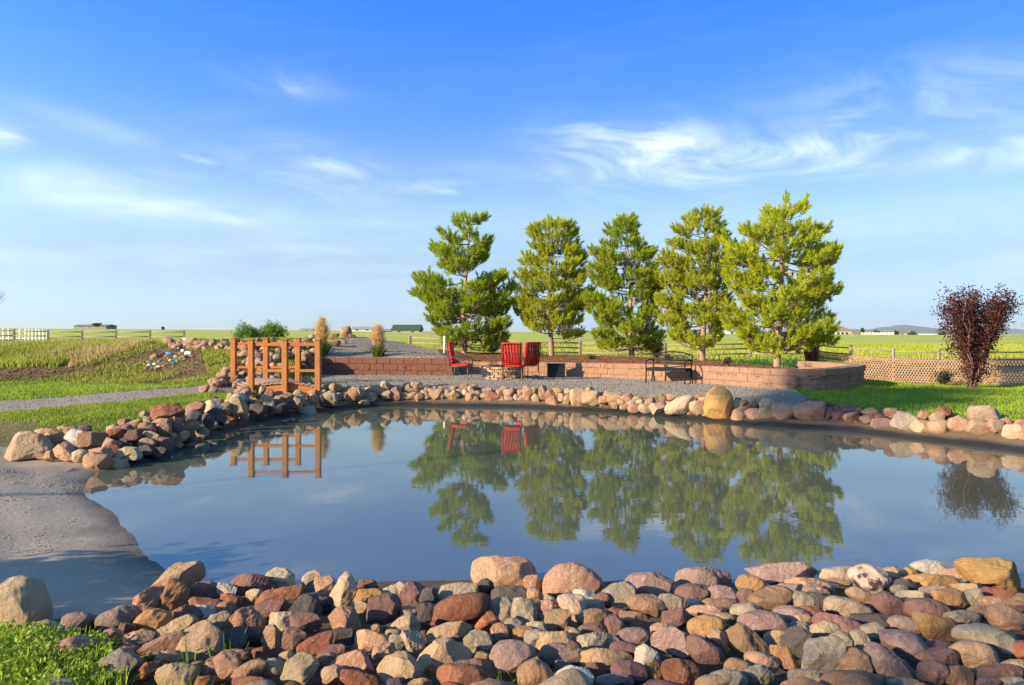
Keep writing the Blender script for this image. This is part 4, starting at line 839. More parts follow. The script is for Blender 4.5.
def chair(loc, rz, label):
    root = empty('patio_chair', loc, rz, label, 'chair', 'red patio chairs round the fire pit')
    for sx in (-1,1):
        # front leg curves up into the armrest
        MB().tube([(sx*.27,.27,0),(sx*.275,.25,.03),(sx*.27,.24,.25),(sx*.265,.25,.40)], .014).build('leg', IRON, root)
        MB().tube([(sx*.27,-.34,0),(sx*.27,-.30,.04),(sx*.265,-.24,.25),(sx*.26,-.24,.40)], .014).build('leg', IRON, root)
        MB().tube([(sx*.285,.25,.38),(sx*.30,.29,.52),(sx*.30,.24,.635),(sx*.295,.05,.665),(sx*.28,-.20,.655),(sx*.265,-.31,.62)], .013).build('armrest', IRON, root)
    mb = MB()
    for y in (-.24,.25): mb.tube([(-.27,y,.40),(.27,y,.40)], .014)
    for x in (-.27,.27): mb.tube([(x,-.24,.40),(x,.25,.40)], .014)
    for x in np.linspace(-.2,.2,5): mb.tube([(x,-.24,.40),(x,.25,.40)], .008, 6)
    mb.build('seat_frame', IRON, root)
    mb = MB()
    def bk(z): return -.245-(z-.40)*.16
    mb.tube([(-.265,bk(.4),.40),(-.27,bk(.7),.70),(-.275,bk(1.0),1.0),(-.285,bk(1.06),1.065)], .014)
    mb.tube([(.265,bk(.4),.40),(.27,bk(.7),.70),(.275,bk(1.0),1.0),(.285,bk(1.06),1.065)], .014)
    mb.tube([(x, bk(1.03)-.01, 1.03+.025*math.cos(x/.285*PI/2)) for x in np.linspace(-.285,.285,9)], .012)
    mb.tube([(-.265,bk(.5),.50),(.265,bk(.5),.50)], .011)
    for x in np.linspace(-.19,.19,6): mb.tube([(x*1.02,bk(.5)-.004,.5),(x+.012,bk(.7)-.02,.7),(x*1.1,bk(1.03)-.006,1.04)], .0085, 6)
    for i in range(5):
        c = -.19+.095*i*.96; mb.tube([(c+.03*math.cos(a), bk(.80)-.012, .80+.03*math.sin(a)) for a in np.linspace(0,2*PI,9)], .006, 5)
    mb.build('back_frame', IRON, root)
    def cushion(nm, c, d, rx):
        bm = bmesh.new(); bmesh.ops.create_cube(bm, size=1)
        bmesh.ops.subdivide_edges(bm, edges=bm.edges[:], cuts=5, use_grid_fill=True)
        M3 = Matrix.Rotation(rx,3,'X')
        for v in bm.verts:
            p = v.co; q = [abs(p.x)*2, abs(p.y)*2, abs(p.z)*2]
            ax = min(range(3), key=lambda i: d[i]); oth = [i for i in range(3) if i != ax]
            puff = (1-max(q[oth[0]],q[oth[1]])**6*.55)
            s = Vector((p.x*d[0], p.y*d[1], p.z*d[2])); s[ax] *= puff*1.1
            v.co = M3@s+Vector(c)
        me = bpy.data.meshes.new(nm); bm.to_mesh(me); bm.free(); me.materials.append(REDF)
        me.polygons.foreach_set('use_smooth', [True]*len(me.polygons))
        ob = bpy.data.objects.new(nm, me); COL.objects.link(ob); ob.parent = root
    cushion('seat_cushion', (0,.015,.445), (.52,.50,.075), 0)
    cushion('back_cushion', (0,bk(.77)+.048,.77), (.54,.065,.62), R(9))
    return root
chair(Vector((px_at(461,19.2),19.2,.41)), R(-97), 'red cushioned iron chair seen from the side, standing alone left of the fire pit')
chair(Vector((px_at(512.5,18.75),18.75,.41)), R(-4), 'red cushioned iron chair nearest the pond with its barred back to the camera')
chair(Vector((px_at(526,19.75),19.75,.41)), R(38), 'red cushioned iron chair half hidden behind the nearest chair, right of the fire pit')
PIT = mat('flagstone', (.44,.31,.20), .9, c2=(.32,.21,.13), nscale=6, amount=.9, bump=.8, bscale=30, var=.1)
PITI = mat('sooty_iron', (.03,.028,.026), .8)
def firepit():
    x, y = px_at(502,19.75), 19.75
    root = empty('fire_pit', (x,y,.41), 0, 'round fire pit of stacked tan flagstones between the red chairs', 'fire pit'); rw = random.Random(5)
    mb = MB()
    for c in range(5):
        n = 13; h = .075
        for i in range(n):
            a = 2*PI*(i+.5*(c%2)+rw.uniform(-.08,.08))/n; r = .50+rw.uniform(-.015,.02)
            mb.box((r*math.cos(a), r*math.sin(a), .037+c*h), (.17, 2*PI*.50/n*1.04, h-.003), rz=a, bev=.014, jit=.008, rg=rw)
    mb.build('stone_ring', PIT, root)
    mb = MB(); vs = []; n = 28
    for r, z in ((.40,.02),(.40,.385),(.425,.385),(.425,.02)):
        for i in range(n): vs.append((r*math.cos(2*PI*i/n), r*math.sin(2*PI*i/n), z))
    fs = [(k*n+i, k*n+(i+1)%n, ((k+1)%4)*n+(i+1)%n, ((k+1)%4)*n+i) for k in range(4) for i in range(n)]
    MB().add(vs, fs).build('liner_ring', PITI, root)
    vs = [(0,0,.1)]+[(.4*math.cos(2*PI*i/n), .4*math.sin(2*PI*i/n), .09) for i in range(n)]
    MB().add(vs, [(0,1+i,1+(i+1)%n) for i in range(n)]).build('ash_bed', mat('ash', (.12,.115,.11), .95, c2=(.05,.05,.05), nscale=12, bump=.5), root)
firepit()
def bench():
    root = empty('garden_bench', (px_at(669,17.9),17.9,.405), R(-35), 'black iron garden bench with arched scrollwork back against the tan wall', 'bench')
    w = .53
    for sx in (-1,1):
        MB().tube([(sx*w,-.27,.0),(sx*w,-.26,.2),(sx*w,-.25,.42),(sx*w,-.28,.52),(sx*w,-.24,.61),(sx*w,-.08,.64),(sx*w,.12,.64),(sx*w,.22,.60)], .019).build('armrest', BLK, root)
        MB().tube([(sx*w,.10,.02),(sx*w,.14,.2),(sx*w,.17,.42)], .017).build('leg', BLK, root)
        MB().tube([(sx*w,.30,.0),(sx*w,.24,.2),(sx*w,.21,.42)], .019).build('leg', BLK, root)
        MB().tube([(sx*w,-.27,.012),(sx*w,0,.02),(sx*w,.10,.02)], .015).build('foot_rail', BLK, root)
    mb = MB()
    for y in np.linspace(-.24,.20,8): mb.box((0,y,.425), (2*w-.03,.045,.014), bev=.003)
    mb.box((0,-.245,.385), (2*w-.04,.02,.07), bev=.003); mb.box((0,-.02,.385), (2*w-.05,.42,.065), bev=.003)
    mb.tube([(-w,-.25,.41),(w,-.25,.41)], .016); mb.tube([(-w,.21,.41),(w,.21,.41)], .016)
    mb.build('seat', BLK, root)
    mb = MB(); by = lambda z: .21+(z-.42)*.16
    for sx in (-1,1): mb.tube([(sx*w,by(.42),.42),(sx*w,by(.8),.77)], .018)
    mb.tube([(x, by(.8)+.004, 0.77+.075*math.cos(x/w*PI/2)) for x in np.linspace(-w,w,15)], .018)
    mb.tube([(-w,by(.62),.62),(w,by(.62),.62)], .014); mb.tube([(-w,by(.55),.55),(w,by(.55),.55)], .013)
    mb.build('back_frame', BLK, root)
    mb = MB()
    for k in range(5):
        c = -.38+.19*k; rr = .072 if k != 2 else .085
        mb.tube([(c+rr*1.15*math.cos(a), by(.71)+.002, .71+rr*math.sin(a)) for a in np.linspace(0,2*PI,15)], .009, 6)
        mb.tube([(c+rr*.5*math.cos(a), by(.71)-.002, .71+rr*.5*math.sin(a)) for a in np.linspace(0,2*PI,11)], .007, 6)
        mb.tube([(c-.09,by(.64),.64),(c,by(.71),.71),(c+.09,by(.78),.78)], .007, 6)
    mb.build('scrollwork', BLK, root)
bench()
def blackbox():  # plain black block with a thin slab on top, set against the wall
    root = empty('black_block', (px_at(556,20.05),20.05,.41), R(2), 'square black block against the tan wall right of the red chairs', 'box')
    bm_ = mat('plain_black', (.012,.012,.014), .6)
    MB().box((0,0,.20), (.50,.30,.40), bev=.012).build('body', bm_, root); MB().box((0,0,.418), (.53,.33,.035), bev=.01).build('top_slab', bm_, root)
blackbox()
# ------------------------------------------------------------------ fences
RAILM = mat('weathered_rail', (.32,.26,.19), .85, c2=(.23,.18,.13), nscale=6, amount=.8, bump=.3, bscale=20)
WHITE = mat('white_painted_pipe', (.78,.77,.74), .5, c2=(.68,.67,.64), nscale=5)
LATH = mat('tan_lath', (.40,.27,.14), .9, c2=(.27,.175,.09), nscale=6, amount=.8)
def rail_fence(name, posts, hts, top, label, m, group, lattice=None, rr=.045, pr=.07):
    """posts: ground points; hts: rail heights above ground"""
    root = empty(name, posts[0], 0, label, 'fence', group); o = Vector(posts[0])
    for p in posts: MB().box(Vector((p.x,p.y,p.z+top/2-.1))-o, (pr*2,pr*2,top+.2), rz=.3, bev=.012).build('post', m, root)
    for hgt in hts:
        for a, b in zip(posts, posts[1:]):
            MB().tube([a-o+Vector((0,0,hgt)), (a+b)/2-o+Vector((0,0,hgt-.012)), b-o+Vector((0,0,hgt))], rr, 6).build('rail', m, root)
    if lattice:
        z0, z1, st, wd = lattice; mb = MB()
        for a, b in zip(posts, posts[1:]):
            L_ = (b-a).length; t = (b-a)/L_; nrm = Vector((t.y,-t.x,0)).normalized(); n = int(L_/st)
            for i in range(-5,n+5):
                for sgn in (1,-1):
                    s0 = i*st; s1 = s0+sgn*(z1-z0)*.55; zb = z0
                    if (s0 < 0 and s1 <= 0) or (s0 > L_ and s1 >= L_): continue
                    if s0 < 0: zb = z0+(z1-z0)*(-s0)/(s1-s0); s0 = 0
                    if s0 > L_: zb = z0+(z1-z0)*(s0-L_)/(s0-s1); s0 = L_
                    zt = z1
                    if s1 < 0: zt = zb+(z1-zb)*s0/(s0-s1+1e-9); s1 = 0
                    if s1 > L_: zt = zb+(z1-zb)*(L_-s0)/(s1-s0); s1 = L_
                    if zt-zb < .03: continue
                    p0 = a+t*s0+Vector((0,0,zb))-o+nrm*(.05+.008*sgn); p1 = a+t*s1+Vector((0,0,zt))-o+nrm*(.05+.008*sgn)
                    d = t*wd/2; e = nrm*.004
                    mb.add([p0-d-e,p0+d-e,p1+d-e,p1-d-e,p0-d+e,p0+d+e,p1+d+e,p1-d+e], [(0,1,2,3),(7,6,5,4),(0,4,5,1),(1,5,6,2),(2,6,7,3),(3,7,4,0)])
        mb.build('lattice', LATH, root)
    return root
rail_fence('rail_fence', [on(p,48) for p in (-54,-20,14,48,82,116,150,184)], (.28,.62,.95), 1.08, 'three-rail wooden fence far left beyond the weed bank', RAILM, 'rail fences round the property')
rail_fence('rail_fence', [on(p,35) for p in (410,495,580,665,750,812)], (.22,.47,.72), .82, 'three-rail wooden fence seen between the pine trunks', RAILM, 'rail fences round the property')
pr_ = [(818,22.6),(851,20.7),(893.5,19.9),(939,19.2),(985,18.6),(1035,18.0),(1090,17.4)]
rail_fence('rail_fence', [on(p,y) for p,y in pr_], (.50,.69,.88), .97, 'wooden rail fence backed by criss-cross tan lattice behind the dark-leaved shrub', RAILM, 'rail fences round the property', (.0,.70,0.075,.026), rr=.020, pr=.038)
def pickets():
    root = empty('picket_fence', on(-10,54), 0, 'white picket panel standing behind the far left rail fence', 'fence'); o = Vector(root.location); rw = random.Random(9)
    px = -30
    mb = MB()
    while px < 47:
        p = on(px,54); h = 1.1+rw.uniform(-.05,.05)
        mb.box(Vector((p.x,p.y,p.z+h/2))-o, (.09,.03,h), ry=rw.uniform(-.06,.06)); px += 3.6 if 22 < px else 5.5
    mb.build('pickets', WHITE, root)
    a, b = on(-30,54.05), on(47,54.05)
    for z in (.35,.9): MB().box((a+b)/2+Vector((0,0,z))-o, ((b-a).length,.04,.08)).build('rail', WHITE, root)
pickets()
p = on(444.5,24.2); tag(MB().tube([(0,0,-.1),(0,0,.62)], .045, 10).build('marker_post', WHITE, None, p), 'short white post at the left edge of the mulch bed behind the side-on chair', 'post')
STUMPM = mat('rusty_bark', (.24,.09,.04), .9, c2=(.07,.035,.025), nscale=7, amount=1, bump=.9, bscale=22, streak=(2,2,.5), bdist=.04)
def stump():
    p = on(812,22.6); mb = MB(); rw = random.Random(2)
    for dx, h, r in ((-.17,.92,.085),(-.02,1.02,.10),(.13,.84,.09),(.05,.6,.07)):
        mb.tube([(dx,rw.uniform(-.06,.06),-.1),(dx+rw.uniform(-.03,.03),0,h*.4),(dx+rw.uniform(-.05,.05),0,h*.8),(dx+rw.uniform(-.07,.07),0,h)], [r*1.3,r,r*.9,r*.5], 8)
    tag(mb.build('tree_stump', STUMPM, None, p), 'rusty brown split tree stump at the right end of the mulch bed', 'stump')
stump()
# ------------------------------------------------------------------ far buildings
def house(px0, px1, pyb, pyt, Y, label, wallc, roofc, hip=True, name='house', depth=9, win=0, rooff=.42, group=None):
    a = W(px0,pyb,Y); b = W(px1,pyb,Y); top = W(px0,pyt,Y).z; w = b.x-a.x; Ht = top-a.z; wh = Ht*(1-rooff)
    root = empty(name, ((a.x+b.x)/2, Y+depth/2, a.z), 0, label, 'building' if name != 'house' else 'house', group)
    wm = mat(name+'_wall', wallc, .9, c2=tuple(c*.85 for c in wallc), nscale=.5); rm = mat(name+'_roof', roofc, .9, c2=tuple(c*.8 for c in roofc), nscale=1)
    MB().box((0,0,wh/2-.5), (w,depth,wh+1)).build('wall', wm, root)
    ov = .4; x = w/2+ov; y = depth/2+ov; r = (x-min(x,y)*.9) if hip else x
    vs = [(-x,-y,wh),(x,-y,wh),(x,y,wh),(-x,y,wh),(-r,0,Ht),(r,0,Ht),(-x,-y,wh-.15),(x,-y,wh-.15),(x,y,wh-.15),(-x,y,wh-.15)]
    rf = MB().add(vs, [(0,1,5,4),(1,2,5),(2,3,4,5),(3,0,4),(0,6,7,1),(1,7,8,2),(2,8,9,3),(3,9,6,0),(9,8,7,6)]).build('roof', rm, root)
    dk = mat(name+'_glass', (.04,.05,.06), .2, spec=.6)
    fm = mat(name+'_trim', (.7,.68,.64), .7)
    for i in range(win):
        xx = -w/2+w*(i+.5)/win; hh = min(1.3, wh*.42)
        fr = MB().box((xx,-depth/2-.03,wh*.55), (1.5,.1,hh+.3)).build('window', fm, root)
        MB().box((xx,-depth/2-.10,wh*.55), (1.2,.06,hh)).build('pane', dk, fr)
    return root
GH = 'houses on the far horizon'
house(836,853,337,326,300,'beige two-storey house with hipped roof on the horizon right of the tallest pine', (.62,.48,.36), (.30,.22,.17), win=4, group=GH)
house(853,861,337.5,330.5,297,'small whitish wing beside the beige two-storey house on the horizon', (.66,.62,.56), (.3,.24,.2), win=1, group=GH)
house(810,834,336,330,330,'long low white house on the horizon seen under the rightmost pine', (.72,.70,.66), (.5,.45,.4), win=3, group=GH)
house(899,911,337,330,320,'white house with brown roof between two round bushes on the horizon', (.72,.68,.6), (.28,.2,.15), win=2, group=GH)
house(729,746,335,328.5,300,'white house with pale roof seen between the two rightmost pines', (.7,.68,.64), (.48,.44,.4), win=3, group=GH)
house(392,419,333.5,324.5,230,'dark green roofed barn on the horizon left of the first pine', (.42,.36,.32), (.05,.09,.05), hip=False, name='barn', rooff=.6, win=2)
house(352,372,331.5,326.5,260,'low pale shed on the horizon behind the plumed grass', (.62,.55,.47), (.34,.33,.34), hip=False, name='shed', win=2)
house(300,312,332,327.8,270,'small white shed with blue grey roof on the horizon above the footbridge', (.68,.68,.66), (.3,.36,.42), hip=False, name='shed', win=1)
house(383,392,333,329,232,'small brown shed touching the left end of the green roofed barn', (.3,.18,.13), (.3,.22,.18), hip=False, name='shed', win=1)
house(74,106,328,324.3,330,'long flat grey farm building on the horizon at far left', (.26,.24,.22), (.2,.23,.2), hip=False, name='farm_building', rooff=.4, win=4)
WW = mat('white_wall', (.72,.68,.6), .9, c2=(.6,.56,.5), nscale=1)
def lowwall(px0, px1, py0, py1, Y, label):
    a = W(px0,py0,Y); b = W(px1,py1,Y); mb = MB(); 
    mb.box((0,0,-.2), (b.x-a.x,.4,abs(b.z-a.z)+1)); n = 8
    for i in range(n+1): mb.box(((b.x-a.x)*(i/n-.5),0,-.1), (.6,.6,abs(b.z-a.z)+1.2))
    tag(mb.build('boundary_wall', WW, None, ((a.x+b.x)/2, Y, (a.z+b.z)/2)), label, 'wall', 'low white walls on the horizon')
lowwall(862,893,336.5,333.5,280,'low white boundary wall on the horizon between the beige house and the round bush')
lowwall(918,938,337,335,290,'low white boundary wall on the horizon left of the dark-leaved shrub')
lowwall(985,1002,338,336,290,'low white boundary wall on the horizon right of the dark-leaved shrub')
POLE = mat('pole_wood', (.2,.17,.15), .9)
for px, t_, lab in ((1005,324,'leftmost of the three thin utility poles on the right horizon'),(1014,322.5,'middle of the three thin utility poles on the right horizon'),(1022,323,'rightmost of the three thin utility poles on the right horizon')):
    a = W(px,338,260); h_ = W(px,t_,260).z-a.z
    root = empty('utility_pole', a, 0, lab, 'pole', 'utility poles on the right horizon')
    MB().tube([(0,0,-.5),(0,0,h_)], [.16,.1], 8).build('pole', POLE, root); MB().box((0,0,h_*.9), (1.8,.12,.12)).build('crossarm', POLE, root)

def far_hills():
    r_ = random.Random(6); n = 90; vs = []; fs = []
    for i in range(n+1):
        px = 560+820*i/n; Y = 10500
        t = i/n; hgt = 25+55*math.exp(-((px-960)/90)**2)+45*math.exp(-((px-880)/35)**2)+25*math.sin(i*.7)+r_.uniform(-12,12)+60*math.exp(-((px-1200)/120)**2)
        x = px_at(px, Y)
        vs += [(x,Y-1200,-120),(x,Y,max(10,hgt)-30+CH),(x,Y+1500,-120)]
    for i in range(n):
        k = 3*i; fs += [(k,k+3,k+4,k+1),(k+1,k+4,k+5,k+2)]
    o = np_mesh('hills', vs, fs, mat('hill_woods', (.10,.12,.09), .95, c2=(.16,.15,.10), nscale=.002)); tag(o, kind='structure')
far_hills()
def haze():
    m = bpy.data.materials.new('haze_air'); m.use_nodes = True; nt = m.node_tree; nt.nodes.remove(nt.nodes['Principled BSDF'])
    v = nt.nodes.new('ShaderNodeVolumePrincipled'); v.inputs['Color'].default_value = (.78,.93,1,1); v.inputs['Density'].default_value = 4.5e-5; v.inputs['Anisotropy'].default_value = .2
    nt.links.new(v.outputs[0], nt.nodes['Material Output'].inputs['Volume'])
    mb = MB().box((0,0,0), (24000,24000,580)); o = mb.build('haze', m, None, (0,0,140)); tag(o, kind='stuff'); o['label'] = 'thin bluish air over the plain'; o['category'] = 'haze'
haze()
# ------------------------------------------------------------------ plants
rs = np.random.RandomState(21)
def leafmat(n, a, b, sc_=3, tr=.35, var=.06, rough=.6):
    return mat(n, a, rough, c2=b, nscale=sc_, amount=.8, trans=tr, var=var, spec=.25)
def needles(tips, dirs, n, ln, wd, rs, seg=.2):
    """bottlebrush shoots: tips (m,3) base points, dirs (m,3) axes"""
    m = len(tips); T = np.repeat(tips, n, 0); D = np.repeat(dirs, n, 0)
    t = rs.uniform(0, 1, m*n)[:,None]; r = rs.normal(size=(m*n,3)); r -= (r*D).sum(1,keepdims=True)*D; r /= np.linalg.norm(r,axis=1,keepdims=True)
    b = T + D*t*seg; a = D*(.55+.9*t)+r*(1.05-.55*t); a /= np.linalg.norm(a,axis=1,keepdims=True)
    L_ = ln*rs.uniform(.75,1.15,(m*n,1)); s = np.cross(a, rs.normal(size=(m*n,3))); s /= np.linalg.norm(s,axis=1,keepdims=True)
    v = np.empty((m*n,3,3)); v[:,0] = b-s*wd; v[:,1] = b+s*wd; v[:,2] = b+a*L_
    return v.reshape(-1,3), np.arange(m*n*3, dtype=np.int32).reshape(-1,3)
def leaves(c, size, rs, asp=.55, up=0.3):
    n = len(c); a = rs.normal(size=(n,3)); a[:,2] += up; a /= np.linalg.norm(a,axis=1,keepdims=True)
    s = np.cross(a, rs.normal(size=(n,3))); s /= np.linalg.norm(s,axis=1,keepdims=True)
    L_ = (size*rs.uniform(.6,1.25,n))[:,None]
    v = np.empty((n,4,3)); v[:,0] = c-a*L_*.5; v[:,1] = c+s*L_*asp*.5; v[:,2] = c+a*L_*.5; v[:,3] = c-s*L_*asp*.5
    return v.reshape(-1,3), np.arange(n*4, dtype=np.int32).reshape(-1,4)
def blades(x, y, z, hgt, wd, rs, lean=.35, bend=.5):
    n = len(x); hh = hgt*rs.uniform(.55,1.2,n); th = rs.uniform(0,2*PI,n); w = wd*rs.uniform(.7,1.2,n)
    la = rs.uniform(0,2*PI,n); ll = hh*np.abs(rs.normal(0,lean,n))
    b = np.stack([x,y,z],1); s = np.stack([np.cos(th),np.sin(th),np.zeros(n)],1)*w[:,None]*.5
    l = np.stack([np.cos(la)*ll, np.sin(la)*ll, np.zeros(n)],1)
    mid = b+l*.35+np.stack([0*x,0*x,hh*.55],1); tip = b+l+np.stack([0*x,0*x,hh-ll*bend*.5],1)
    v = np.empty((n,5,3)); v[:,0] = b-s; v[:,1] = b+s; v[:,2] = mid+s*.75; v[:,3] = mid-s*.75; v[:,4] = tip
    base = np.arange(n)[:,None]*5
    f = np.concatenate([base+np.array([0,1,2]), base+np.array([0,2,3]), base+np.array([3,2,4])]).astype(np.int32)
    return v.reshape(-1,3), f
PINE_BARK = mat('pine_bark', (.42,.29,.21), .95, c2=(.24,.15,.11), nscale=9, amount=.9, bump=1, bscale=26, streak=(2,2,.6), bdist=.03)
def pine(base_px, base_py, Y, toppx, toppy, rows, label, nm, seed, lowtrunk=1.0, dens=1.0):
    r_ = random.Random(seed); rn = np.random.RandomState(seed)
    b = W(base_px, base_py, Y); top = W(toppx, toppy, Y); b.z = max(b.z, .5)
    root = empty('pine_tree', b, 0, label, 'tree', 'five pines in the mulch bed'); Ht = top.z-b.z-.27; lean = (top.x-b.x)
    zrow = [(W(0,py,Y).z-b.z, (l-512)/F*Y-b.x, (r-512)/F*Y-b.x) for py, l, r in rows]; zrow.sort()
    def ext(z):
        if z <= zrow[0][0]: return zrow[0][1:]
        for p, q in zip(zrow, zrow[1:]):
            if z <= q[0]:
                t = (z-p[0])/(q[0]-p[0]+1e-9); return (p[1]+(q[1]-p[1])*t, p[2]+(q[2]-p[2])*t)
        return zrow[-1][1:]
    def axis(z): t = max(0, z/Ht); return Vector((lean*t**1.3+.05*math.sin(z*1.7+seed), .04*math.sin(z*2.1+seed), z))
    tr = MB(); n = 14; r0 = .105*Ht/5.5
    tr.tube([axis(-.25+(Ht-.1)*i/n if i else -.3) for i in range(n+1)], [r0*(1.25 if i == 0 else 1)*(1-i/n)**.8+.012 for i in range(n+1)], 10)
    tr.build('trunk', PINE_BARK, root)
    br = MB(); tips = []; dirs = []
    def shoot(p, d, k):
        d = d.normalized(); tips.append(tuple(p)); dirs.append(tuple(d))
    z = zrow[0][0]; wh = 0
    while z < Ht-.08:
        l, r = ext(z); ax = axis(min(z,Ht)); l -= ax.x; r -= ax.x; l = min(l,-.14); r = max(r,.14); m_ = (r-l)/2
        na = 6 if m_ > .6 else 4; a0 = r_.uniform(0, 6.28)
        # azimuths, always including ones that reach the left and right outline
        azs = [a0+2*PI*i/na+r_.uniform(-.3,.3) for i in range(na)] + [r_.uniform(-.35,.35), PI+r_.uniform(-.35,.35)]
        for a in azs:
            ca, sa = math.cos(a), math.sin(a); side = r if ca > 0 else -l
            wgt = abs(ca); reach = (side*wgt+m_*.95*(1-wgt))*(r_.uniform(.62,1.0) if abs(ca) < .93 else r_.uniform(.86,1.04))
            reach = max(.12, reach-.09)
            drop = reach*r_.uniform(.05,.32)
            zo = z+r_.uniform(-.24,.24); st = axis(min(Ht-.1, max(.45, zo-drop))); en = axis(zo)+Vector((ca*reach, sa*reach, 0)); en.z = min(zo+r_.uniform(-.12,.2)*reach, Ht)
            pts_ = []
            for i in range(6):
                t = i/5; q = st.lerp(en, t); q.z -= math.sin(t*PI)*reach*.10; pts_.append(q)
            br.tube(pts_, [max(.006, .035*(reach/2)**.6*(1-.8*i/5)) for i in range(6)], 5)
            # side twigs with upturned shoots
            ns = max(2, int(reach/.24)); out = Vector((ca,sa,0)); sdv = Vector((-sa,ca,0))
            for i in range(ns):
                t = .38+.62*(i+.5)/ns if reach > .7 else .2+.8*(i+.5)/ns
                q = pts_[0].lerp(pts_[-1], t); q.z = st.z+(en.z-st.z)*t-math.sin(t*PI)*reach*.1
                for sg in (-1,1):
                    tl = (.14+.24*reach*(1.15-t))*r_.uniform(.5,1.1)
                    e = q+out*tl*.55+sdv*sg*tl+Vector((0,0,tl*r_.uniform(-.3,.8)+.03))
                    br.tube([q, (q+e)/2-Vector((0,0,.02)), e], [.008,.006,.004], 4)
                    shoot(e, Vector((ca*.35+sg*-sa*.3, sa*.35+sg*ca*.3, r_.uniform(.6,1.2))), 0)
                    if tl > .16: shoot(q.lerp(e,.5)+Vector((r_.uniform(-.05,.05),r_.uniform(-.05,.05),r_.uniform(0,.1))), Vector((ca*.3+r_.uniform(-.4,.4), sa*.3+r_.uniform(-.4,.4), 1)), 0)
                    if tl > .2: shoot(e+Vector((r_.uniform(-.12,.12),r_.uniform(-.12,.12),r_.uniform(-.1,.06))), Vector((r_.uniform(-.8,.8), r_.uniform(-.8,.8), .6)), 0)
                    if tl > .3 and r_.random() < .7*dens: 
                        e2 = e+Vector((r_.uniform(-.14,.14), r_.uniform(-.14,.14), r_.uniform(-.04,.12))); shoot(e2, Vector((r_.uniform(-.5,.5), r_.uniform(-.5,.5), 1)), 0)
            for k in range(3):
                shoot(en+Vector((r_.uniform(-.06,.06), r_.uniform(-.06,.06), r_.uniform(-.05,.05))), Vector((ca*.7+r_.uniform(-.3,.3), sa*.7+r_.uniform(-.3,.3), .8)), 1)
        z += r_.uniform(.34,.48)/dens
    for k in range(5): shoot(axis(Ht-.25+.05*k)+Vector((r_.uniform(-.05,.05),r_.uniform(-.05,.05),0)), Vector((r_.uniform(-.3,.3),r_.uniform(-.3,.3),1)), 1)
    br.build('branches', PINE_BARK, root)
    tips = np.array(tips); dirs = np.array(dirs)
    v, f = needles(tips, dirs, 46, .15, .0135, rn, .27)
    np_mesh('crown', v, f, nm, root)
    return root
PN1 = leafmat('green_pine_needles', (.44,.52,.035), (.27,.35,.025), 1.6, .5)
PN2 = leafmat('yellow_green_pine_needles', (.56,.60,.04), (.38,.43,.03), 1.6, .5)
PN3 = leafmat('olive_pine_needles', (.56,.60,.05), (.38,.42,.035), 1.6, .5)
pine(463,358,25.8,469,214,[(341,442,512),(326,432,512),(311,420,508),(297,412,513),(281,407.5,512),(272,424,502),(266,443,486),(257,424,486),(244,434,492),(232,450,490),(218,462,479)],'leftmost pine with a broad crown, its lower left boughs reaching furthest out',PN1,1,dens=.88)
pine(550.6,356,25.5,552,214,[(332,521,582),(320,513,592),(303,512,594),(291,511,594),(279,518,587),(270,521,584),(256,539,583),(248,533,578),(238,527,577),(221,532,570),(217,540,566)],'second pine from the left, open crown with a blunt rounded top',PN2,2,dens=.85)
pine(632,361,24.3,626.5,213,[(348,598,658),(338,592,663),(320,587,662),(308,586,663),(293,587,660),(276,586,658),(262,592,656),(250,600,648),(243,602,636),(225,617,634)],'middle pine of the five, narrow pointed crown reaching almost to the mulch',PN1,3,dens=.9)
pine(703.5,362,23,707,204,[(338,668,722),(327,660,730),(317,659,732),(300,657,730),(286,657,728),(268,658,730),(256,660,729),(243,669,724),(231,676,724),(216,690,718),(208,700,713)],'second pine from the right, full conical olive crown',PN3,4,dens=.92)
pine(778,365,21,785.5,190,[(344,737,834),(330,726,836),(314,725,820),(300,727,834),(284,724,838),(265,721,841),(252,722,840),(238,738,838),(229,752,820),(219,766,806),(208,762,805),(198,766,803)],'rightmost and tallest pine with open boughs showing its pale trunk',PN2,5,dens=.82)
